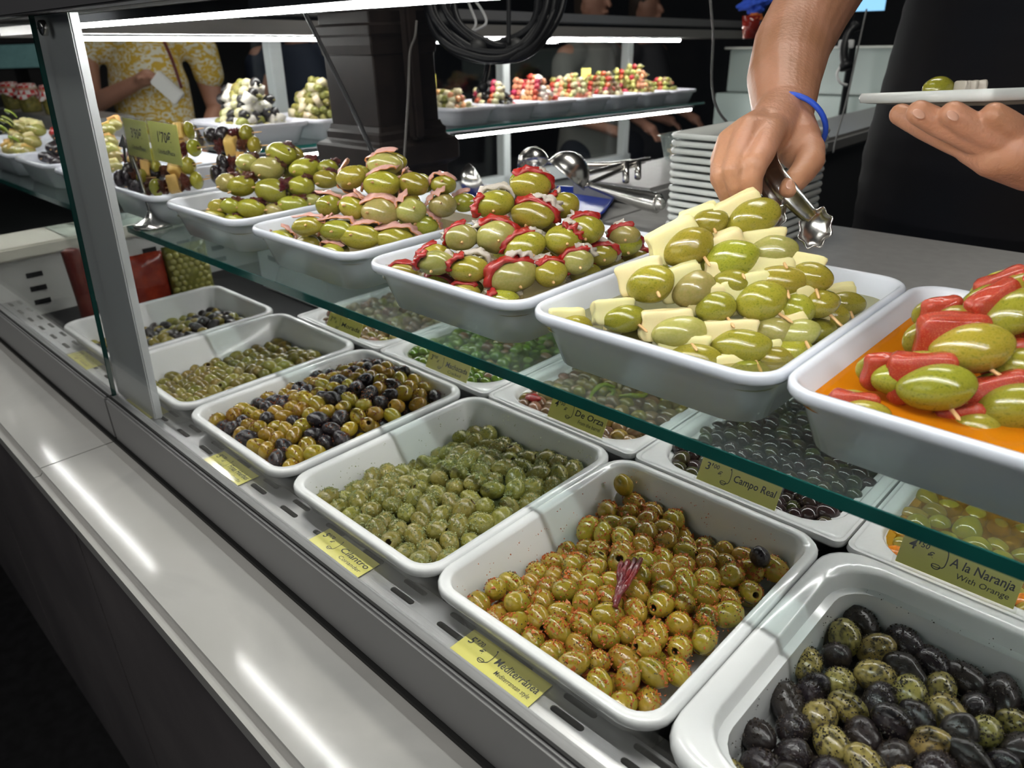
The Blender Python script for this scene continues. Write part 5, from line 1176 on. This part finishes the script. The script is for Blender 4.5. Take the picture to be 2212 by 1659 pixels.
HS = [[(at(1690, 248, .825), .031), (at(1660, 285, .79), .026), (at(1640, 305, .785), .022)],
      [(at(1700, 262, .82), .028), (at(1725, 300, .80), .023), (at(1725, 330, .79), .019)],
      # metacarpals
      [(at(1686, 262, .815), .022), (at(1662, 285, .765), .0155)], [(at(1672, 262, .815), .022), (at(1616, 280, .762), .0150)], [(at(1664, 270, .82), .022), (at(1578, 306, .772), .0142)], [(at(1664, 280, .83), .021), (at(1562, 346, .785), .0135)],
      [(at(1662, 285, .765), .0155), (at(1616, 280, .762), .0150), (at(1578, 306, .772), .0142), (at(1562, 346, .785), .0135)],
      # index
      [(at(1662, 285, .765), .0155), (at(1645, 332, .735), .0128), (at(1632, 352, .728), .0126), (at(1624, 384, .732), .0108), (at(1626, 412, .738), .0095)],
      # middle
      [(at(1616, 280, .762), .0150), (at(1590, 352, .738), .0126), (at(1586, 366, .736), .0124), (at(1592, 398, .740), .0108), (at(1600, 420, .746), .0096)],
      # ring
      [(at(1578, 306, .772), .0142), (at(1560, 362, .752), .0122), (at(1560, 378, .750), .0118), (at(1568, 408, .756), .0104), (at(1576, 432, .764), .0092)],
      # little
      [(at(1562, 346, .785), .0130), (at(1556, 384, .775), .0108), (at(1564, 404, .775), .0098), (at(1582, 424, .780), .0088)],
      # thumb
      [(at(1722, 292, .81), .0205), (at(1748, 322, .785), .0160), (at(1750, 346, .77), .0148), (at(1735, 370, .762), .0132), (at(1716, 392, .755), .0120), (at(1704, 408, .752), .0098)],
      [(at(1722, 300, .81), .018), (at(1690, 320, .80), .016)],
      # tendons
      [(at(1690, 252, .80), .008), (at(1655, 278, .752), .0055)], [(at(1675, 254, .80), .008), (at(1612, 272, .752), .005)]]
parts += HS
# his left arm and hand under the plate
sh_l, el_l = V(-.08, 1.52, .78), V(.05, 1.20, .44)
wl = at(2318, 372, .70)
parts += [[(V(-.24, 1.57, .80), .06), (sh_l, .062), (el_l, .050), (V(-.03, .98, .405), .046), (wl, .032)],
          [(wl, .030), (at(2260, 345, .67), .030), (at(2190, 322, .655), .026)], [(at(2290, 330, .69), .026), (at(2240, 305, .66), .020), (at(2190, 300, .655), .018)],
          [(at(2230, 355, .67), .024), (at(2150, 335, .66), .020), (at(2105, 318, .67), .016)],
          [(at(2140, 330, .665), .0155), (at(2062, 303, .675), .0125), (at(1998, 274, .690), .0115), (at(1945, 247, .705), .0100)],
          [(at(2160, 318, .655), .0160), (at(2085, 290, .655), .0130), (at(2025, 264, .655), .0118), (at(1985, 243, .652), .0105)],
          [(at(2190, 310, .650), .0160), (at(2128, 288, .645), .0130), (at(2090, 268, .642), .0118), (at(2058, 246, .638), .0108)],
          [(at(2230, 305, .650), .0160), (at(2196, 284, .640), .0125), (at(2172, 266, .634), .0115), (at(2146, 248, .630), .0104)]]
body = remesh(parts, .0021, 'vendor_body', M_skin, 1)
ven = link('person', body, label='vendor in dark clothes reaching over the trays with tongs and holding a plate', cat='person')
# nails
def nail(p, n, t, s):
    bm = bmesh.new(); bmesh.ops.create_icosphere(bm, subdivisions=3, radius=1); me = newmesh(bm, 'fingernail', M_nail)
    n = n.normalized(); t = (t - n * t.dot(n)).normalized(); b = n.cross(t)
    M = Matrix(((b.x, t.x, n.x, p.x), (b.y, t.y, n.y, p.y), (b.z, t.z, n.z, p.z), (0, 0, 0, 1))) @ Matrix.Diagonal((s * .85, s * 1.15, s * .25, 1))
    o = link('fingernail', me, ven); o.matrix_basis = M
for (px, py, dp, qx, qy, rr) in ((1601, 412, .7395, 1595, 390, .0095), (1707, 398, .744, 1720, 380, .009), (1985, 246, .6425, 2010, 262, .0095), (2058, 250, .6285, 2080, 266, .0095)):
    nail(at(px, py, dp), -CF + CU * .15, at(px, py, dp) - at(qx, qy, dp), .0050)
# wristband
bm = bmesh.new(); ax = (at(1712, 95, .935) - at(1690, 262, .825)).normalized(); e1 = ax.cross(V(0, 0, 1)).normalized(); e2 = ax.cross(e1)
cb_ = at(1706, 272, .826)
tube(bm, [cb_ + (e1 * math.cos(a) * .0375 + e2 * math.sin(a) * .0385) + ax * (-.014 * math.cos(a + .2)) for a in [2 * PI * k / 36 for k in range(37)]], .0030, 8, caps=False)
link('wristband', newmesh(bm, 'wristband', M_band), ven)['label'] = 'bright blue rubber wristband'
# clothes
M_shirt = mat('navy_shirt', (.004, .006, .016), .8, bump=.4, bscale=30); M_apron = mat('black_brown_apron', (.0035, .0035, .006), .8, col2=(.007, .004, .003), scale=3, spec=.2)
tx_, ty_ = -.30, 1.62
shirt = remesh([[(V(tx_, ty_ - .02, .80), (.15, .10, .06)), (V(tx_, ty_, .62), (.25, .14, .16)), (V(tx_, ty_, .35), (.255, .15, .17)), (V(tx_, ty_, .10), (.25, .15, .16))], [(V(-.40, 1.58, .78), .085), (V(-.53, 1.52, .76), .082), (V(-.535, 1.42, .74), .075)], [(V(-.2, 1.58, .78), .085), (V(-.07, 1.52, .76), .082), (V(-.06, 1.42, .70), .075)]], .010, 'shirt', M_shirt, 6)
link('shirt', shirt, ven)
apr = remesh([[(V(tx_, ty_ - .03, .72), (.14, .135, .06)), (V(tx_, ty_ - .035, .55), (.24, .145, .12)), (V(tx_, ty_ - .035, .30), (.268, .155, .15)), (V(tx_, ty_ - .035, .0), (.262, .155, .15)), (V(tx_, ty_ - .03, -.28), (.25, .14, .12))]], .010, 'apron', M_apron, 6)
link('apron', apr, ven)
tr_ = remesh([[(V(tx_ - .1, ty_ + .01, .0), (.13, .12, .12)), (V(tx_ - .11, ty_ + .01, -.35), .085), (V(tx_ - .12, ty_ + .02, -.70), .06)], [(V(tx_ + .1, ty_ + .01, .0), (.13, .12, .12)), (V(tx_ + .11, ty_ + .01, -.35), .085), (V(tx_ + .12, ty_ + .02, -.70), .06)]], .010, 'trousers', mat('dark_jeans', (.012, .018, .04), .8), 4)
link('trousers', tr_, ven)
for s in (-1, 1):
    bm = bmesh.new(); bmesh.ops.create_icosphere(bm, subdivisions=3, radius=1, matrix=Matrix.Translation((tx_ + s * .12, ty_ - .04, -.712)) @ Matrix.Diagonal((.048, .13, .038, 1))); link('shoe', newmesh(bm, 'shoe', M_cable), ven)
hr = remesh([[(head + V(0, .018, .03), (.080, .088, .088))]], .006, 'hair', mat('dark_hair', (.012, .008, .006), .6, bump=1, bscale=200), 1, lambda c: V(c.x, max(c.y, head.y - .052 + max(0, .06 - (c.z - head.z)) * .9), c.z)); link('hair', hr, ven)
for s in (-1, 1):
    r_ = V(-fdir.y, fdir.x, 0); bm = bmesh.new(); bmesh.ops.create_icosphere(bm, subdivisions=2, radius=.0115, matrix=Matrix.Translation(head + fdir * .069 + r_ * s * .030 + V(0, 0, .010))); link('eye', newmesh(bm, 'eye', mat('eye_white', (.7, .7, .68), .1)), ven)
    bm = bmesh.new(); bmesh.ops.create_icosphere(bm, subdivisions=2, radius=.0055, matrix=Matrix.Translation(head + fdir * .0770 + r_ * s * .030 + V(0, 0, .010))); link('iris', newmesh(bm, 'iris', M_cable), ven)
tubeo('apron_string', [at(1872, 20, 1.90), at(1850, 120, 1.885), at(1828, 220, 1.87), at(1806, 300, 1.86), at(1800, 330, 1.86)], .0022, mat('grey_piping', (.10, .10, .10), .7), ven)
# tongs in his hand
to = empty('serving_tongs', at(1680, 385, .742), 'steel serving tongs with scalloped tips gripping a cheese skewer', 'tongs'); T0 = to.location.copy()
def strip(name, pts, wids, th, m, par, nrm):
    bm = bmesh.new(); P = spline(pts, 6); n = len(P); rows = []
    for i, p in enumerate(P):
        t = (P[min(i + 1, n - 1)] - P[max(i - 1, 0)]).normalized(); s = t.cross(nrm).normalized(); nn = s.cross(t)
        f = i / (n - 1) * (len(wids) - 1); k = min(int(f), len(wids) - 2); w_ = wids[k] + (wids[k + 1] - wids[k]) * (f - k)
        rows.append([bm.verts.new(p + s * w_ * q + nn * (th * z_ + .25 * w_ * q * q)) for z_ in (-.5, .5) for q in (-1, -.5, 0, .5, 1)])
    for a, b in zip(rows, rows[1:]):
        for o_ in (0, 5):
            for j in range(4): bm.faces.new((a[o_ + j], a[o_ + j + 1], b[o_ + j + 1], b[o_ + j]))
        for j in (0, 4): bm.faces.new((a[j], b[j], b[j + 5], a[j + 5]))
    for r in (rows[0], rows[-1]):
        for j in range(4): bm.faces.new((r[j], r[j + 1], r[j + 6], r[j + 5]))
    return link(name, newmesh(bm, name, m), par)
def claw(name, c, R, axis, par):
    """scalloped spoon tip"""
    z = axis.normalized(); x = z.cross(CF).normalized(); y = z.cross(x); bm = bmesh.new(); n = 36; m_ = 7; rows = []
    for j in range(m_ + 1):
        t = j / m_; row = []
        for i in range(n):
            a = 2 * PI * i / n; rr = R * math.sin(t * PI / 2) * (1 + .10 * t ** 3 * math.cos(8 * a)); h = -R * .55 * math.cos(t * PI / 2)
            row.append(bm.verts.new(c + x * rr * math.cos(a) * .78 + z * rr * math.sin(a) + y * h))
            if j == 0: break
        rows.append(row)
    for a, b in zip(rows, rows[1:]):
        for i in range(n):
            if len(a) == 1: bm.faces.new((a[0], b[i], b[(i + 1) % n]))
            else: bm.faces.new((a[i], b[i], b[(i + 1) % n], a[(i + 1) % n]))
    o = link(name, newmesh(bm, name, M_chrome), par); sd = o.modifiers.new('s', 'SOLIDIFY'); sd.thickness = .0012; return o
strip('tong_arm', [at(1668, 300, .80) - T0, at(1668, 360, .765) - T0, at(1700, 410, .752) - T0, at(1740, 455, .748) - T0, at(1756, 470, .748) - T0], [.008, .010, .011, .009, .006], .0015, M_chrome, to, CR * -.9 + CU * .35 - CF * .5)
strip('tong_arm', [at(1662, 300, .80) - T0, at(1655, 350, .775) - T0, at(1664, 400, .765) - T0, at(1676, 430, .760) - T0, at(1680, 450, .755) - T0], [.008, .010, .011, .009, .006], .0015, M_chrome, to, CR * -.5 + CU * .1 - CF * 1)
claw('scalloped_tip', at(1762, 492, .752) - T0, .0215, at(1742, 525, .752) - at(1770, 455, .752), to)
claw('scalloped_tip', at(1668, 466, .765) - T0, .019, at(1662, 490, .765) - at(1676, 440, .765), to)
# plate held with an olive and fish
pc = at(2060, 208, .70)
c1, c2 = at(1868, 213, .70), at(2230, 196, .62)
hp = empty('held_plate', (0, 0, 0), 'square white plate held up on the fingers of the left hand', 'plate')
pm = link('plate_dish', ME_pl, hp); pm.location = (0, 0, 0); pm.scale = (.95, .95, 1.15)
_N = at(2134, 194, .66); _v = (at(1885, 203, .802) - _N).normalized(); _x = _v.cross(Vector((0, 0, 1))).normalized(); _z = _x.cross(_v)
_q = (CAMP - _N); _ph = math.atan2(_z.dot(_q), -_x.dot(_q)) ; _ph = max(-.35, min(.35, _ph * .0))
_w = _q - _v * _q.dot(_v); _t = _w.normalized(); _x2 = -_t if _t.dot(_x) < 0 else _t
_tilt = math.acos(max(-1, min(1, _x2.dot(_x)))); print('plate tilt', math.degrees(_tilt), math.degrees(math.asin(_v.z)))
_x = _x.lerp(_x2, min(1, .42 / max(_tilt, 1e-6))).normalized(); _z = _x.cross(_v)
_c = _N + _x * .090 + _v * .090 - _z * .014
HPM = Matrix(((_x.x, _v.x, _z.x, _c.x), (_x.y, _v.y, _z.y, _c.y), (_x.z, _v.z, _z.z, _c.z), (0, 0, 0, 1))); hp.matrix_world = HPM
o = link('olive', rg.choice(ME_big)); o.matrix_world = HPM @ Matrix.Translation((-.045, .022, .0165)) @ Matrix.Diagonal((.0165, .0125, .0125, 1)); tag(o, 'single green olive on the held plate', 'olive')
for k in range(3):
    o = link('fish_piece', ME_cheese[k % 3]); o.matrix_world = HPM @ Matrix.Translation((-.033 + .006 * k, .004 - .004 * k, .0140)) @ Matrix.Rotation(.3 * k, 4, 'Z') @ Matrix.Diagonal((.0040, .008, .0095, 1)); tag(o, 'small white pickled fish piece beside the olive on the held plate', 'fish', 'fish pieces on the held plate'); o.data = o.data.copy(); o.data.materials[0] = M_anch

# --- customers behind the far display
def customer(base, yaw, dressm, skinm, label, arm=None, hgt=1.68, name='person', sleeve=True, cloth='dress'):
    s = hgt / 1.70; R = Matrix.Translation(base) @ Matrix.Rotation(yaw, 4, 'Z') @ Matrix.Scale(s, 4)
    P = lambda x, y, z: R @ V(x, y, z)
    f = (R.to_3x3() @ V(0, -1, 0)).normalized()
    hd = P(0, -.02, 1.60)
    A = arm or [(-.21, -.02, 1.10), (-.18, -.24, 1.04)]; B = [(.22, .0, 1.12), (.16, -.24, 1.02)]
    parts = head_parts(hd, f, s)
    parts += [[(P(0, 0, 1.42), .06), (P(0, 0, 1.1), .09), (P(0, 0, .9), .09)]]
    for sd, (e, h) in ((-1, A), (1, B)):
        E_, H_ = P(*e), P(*h); d = (H_ - E_).normalized()
        parts.append([(P(sd * .10, 0, 1.38), .05), (P(sd * .19, 0, 1.36), .055), (E_, .04), (H_, .026)])
        parts.append([(H_, .026), (H_ + d * .06, .030)])
        side = d.cross(V(0, 0, 1)).normalized()
        for q in range(4): 
            b0 = H_ + d * .07 + side * (.018 - .012 * q) * s; parts.append([(b0, .010), (b0 + d * (.035 + .006 * (q in (1, 2))) - V(0, 0, .010), .008), (b0 + d * .055 - V(0, 0, .028), .007)])
        parts.append([(H_ + d * .03 + side * .028, .012), (H_ + d * .065 + side * .042, .0095)])
    for sd in (-1, 1): parts.append([(P(sd * .09, 0, .9), .08), (P(sd * .10, 0, .48), .055), (P(sd * .10, 0, .09), .035), (P(sd * .10, -.10, .04), .035)])
    t = link(name, remesh(parts, .0075, 'customer_body', skinm, 2), label=label, cat='person')
    C = [[(P(0, 0, 1.38), (.13 * s, .10 * s, .05)), (P(0, 0, 1.22), (.19 * s, .13 * s, .10)), (P(0, 0, 1.05), (.17 * s, .13 * s, .10)), (P(0, 0, .85), (.20 * s, .15 * s, .12))]]
    C += [[(P(sd * .12, 0, 1.37), .068), (P(sd * .205, 0, 1.33), .066), (P(sd * .215, -.0, 1.24), .062)] for sd in (-1, 1)]
    if cloth == 'dress': C[0] += [(P(0, 0, .60), (.24 * s, .19 * s, .1)), (P(0, 0, .45), (.27 * s, .22 * s, .06))]
    link(cloth, remesh(C, .012, cloth, dressm, 5), t)
    if cloth != 'dress': link('trousers', remesh([[(P(sd * .09, 0, .86), (.12, .11, .12)), (P(sd * .10, 0, .48), .072), (P(sd * .10, 0, .12), .06)] for sd in (-1, 1)], .012, 'trousers', mat('dark_trousers', (.01, .012, .02), .8), 3), t)
    link('hair', remesh([[(hd - f * .025 + V(0, 0, .035), (.085 * s, .085 * s, .09 * s)), (hd - f * .05 - V(0, 0, .06), (.07 * s, .05 * s, .09 * s))]], .009, 'hair', mat('brown_hair', (.03, .018, .01), .6, bump=1, bscale=120), 2), t)
    return t
def print_mat():
    m = bpy.data.materials.new('yellow_print_fabric'); m.use_nodes = True; N = m.node_tree.nodes; L = m.node_tree.links; b = N['Principled BSDF']; b.inputs['Roughness'].default_value = .8
    tc = N.new('ShaderNodeTexCoord'); mp = N.new('ShaderNodeMapping'); mp.inputs['Scale'].default_value = (1, 1, 1.7); L.new(tc.outputs['Object'], mp.inputs[0])
    v = N.new('ShaderNodeTexNoise'); v.inputs['Scale'].default_value = 26; v.inputs['Distortion'].default_value = 2.2; v.inputs['Detail'].default_value = 1.5; L.new(mp.outputs[0], v.inputs['Vector'])
    r = N.new('ShaderNodeValToRGB'); r.color_ramp.elements[0].position = .50; r.color_ramp.elements[1].position = .53; r.color_ramp.elements[0].color = (.50, .33, .03, 1); r.color_ramp.elements[1].color = (.62, .60, .50, 1)
    L.new(v.outputs[0], r.inputs[0]); L.new(r.outputs[0], b.inputs['Base Color']); return m
M_print = print_mat(); M_skin2 = mat('skin_b', (.38, .19, .13), .5)
cp_ = at(318, 165, 3.1)
cu1 = customer(V(cp_.x, cp_.y, FZ), math.radians(62), M_print, M_skin2, 'customer in a yellow and white printed dress behind the far case', arm=[(-.20, -.05, 1.16), (.0, -.26, 1.24)], hgt=1.92)
tubeo('bag_strap', [at(352, 84, 2.70), at(372, 130, 2.70), at(392, 190, 2.72)], .006, mat('dark_red_strap', (.09, .012, .012), .5), cu1)
npk = boxo('napkin', -.028, .028, -.012, .012, -.055, .055, mat('white_paper', (.62, .62, .60), .7), .004, label='folded white napkin held by the customer in yellow', cat='napkin'); npk.matrix_world = facing(at(362, 190, 2.74)) @ Matrix.Rotation(-.75, 4, 'Y')
M_gr = mat('grey_top', (.10, .10, .105), .8)
customer(V(*(at(1275, 180, 3.95).xy), FZ), math.radians(90), mat('pale_grey_shirt', (.16, .155, .145), .8), M_skin2, 'person in a pale grey top behind the far case', hgt=1.75, cloth='shirt')
customer(V(*(at(1390, 60, 4.3).xy), FZ), math.radians(95), mat('dark_top', (.03, .03, .035), .8), M_skin2, 'person in dark clothes behind the right part of the far case', hgt=1.72, cloth='shirt')
customer(V(*(at(650, 160, 4.0).xy), FZ), math.radians(60), mat('navy_top', (.010, .016, .035), .8), M_skin2, 'person in navy clothes in the dark left of the pillar', hgt=1.80, cloth='shirt')
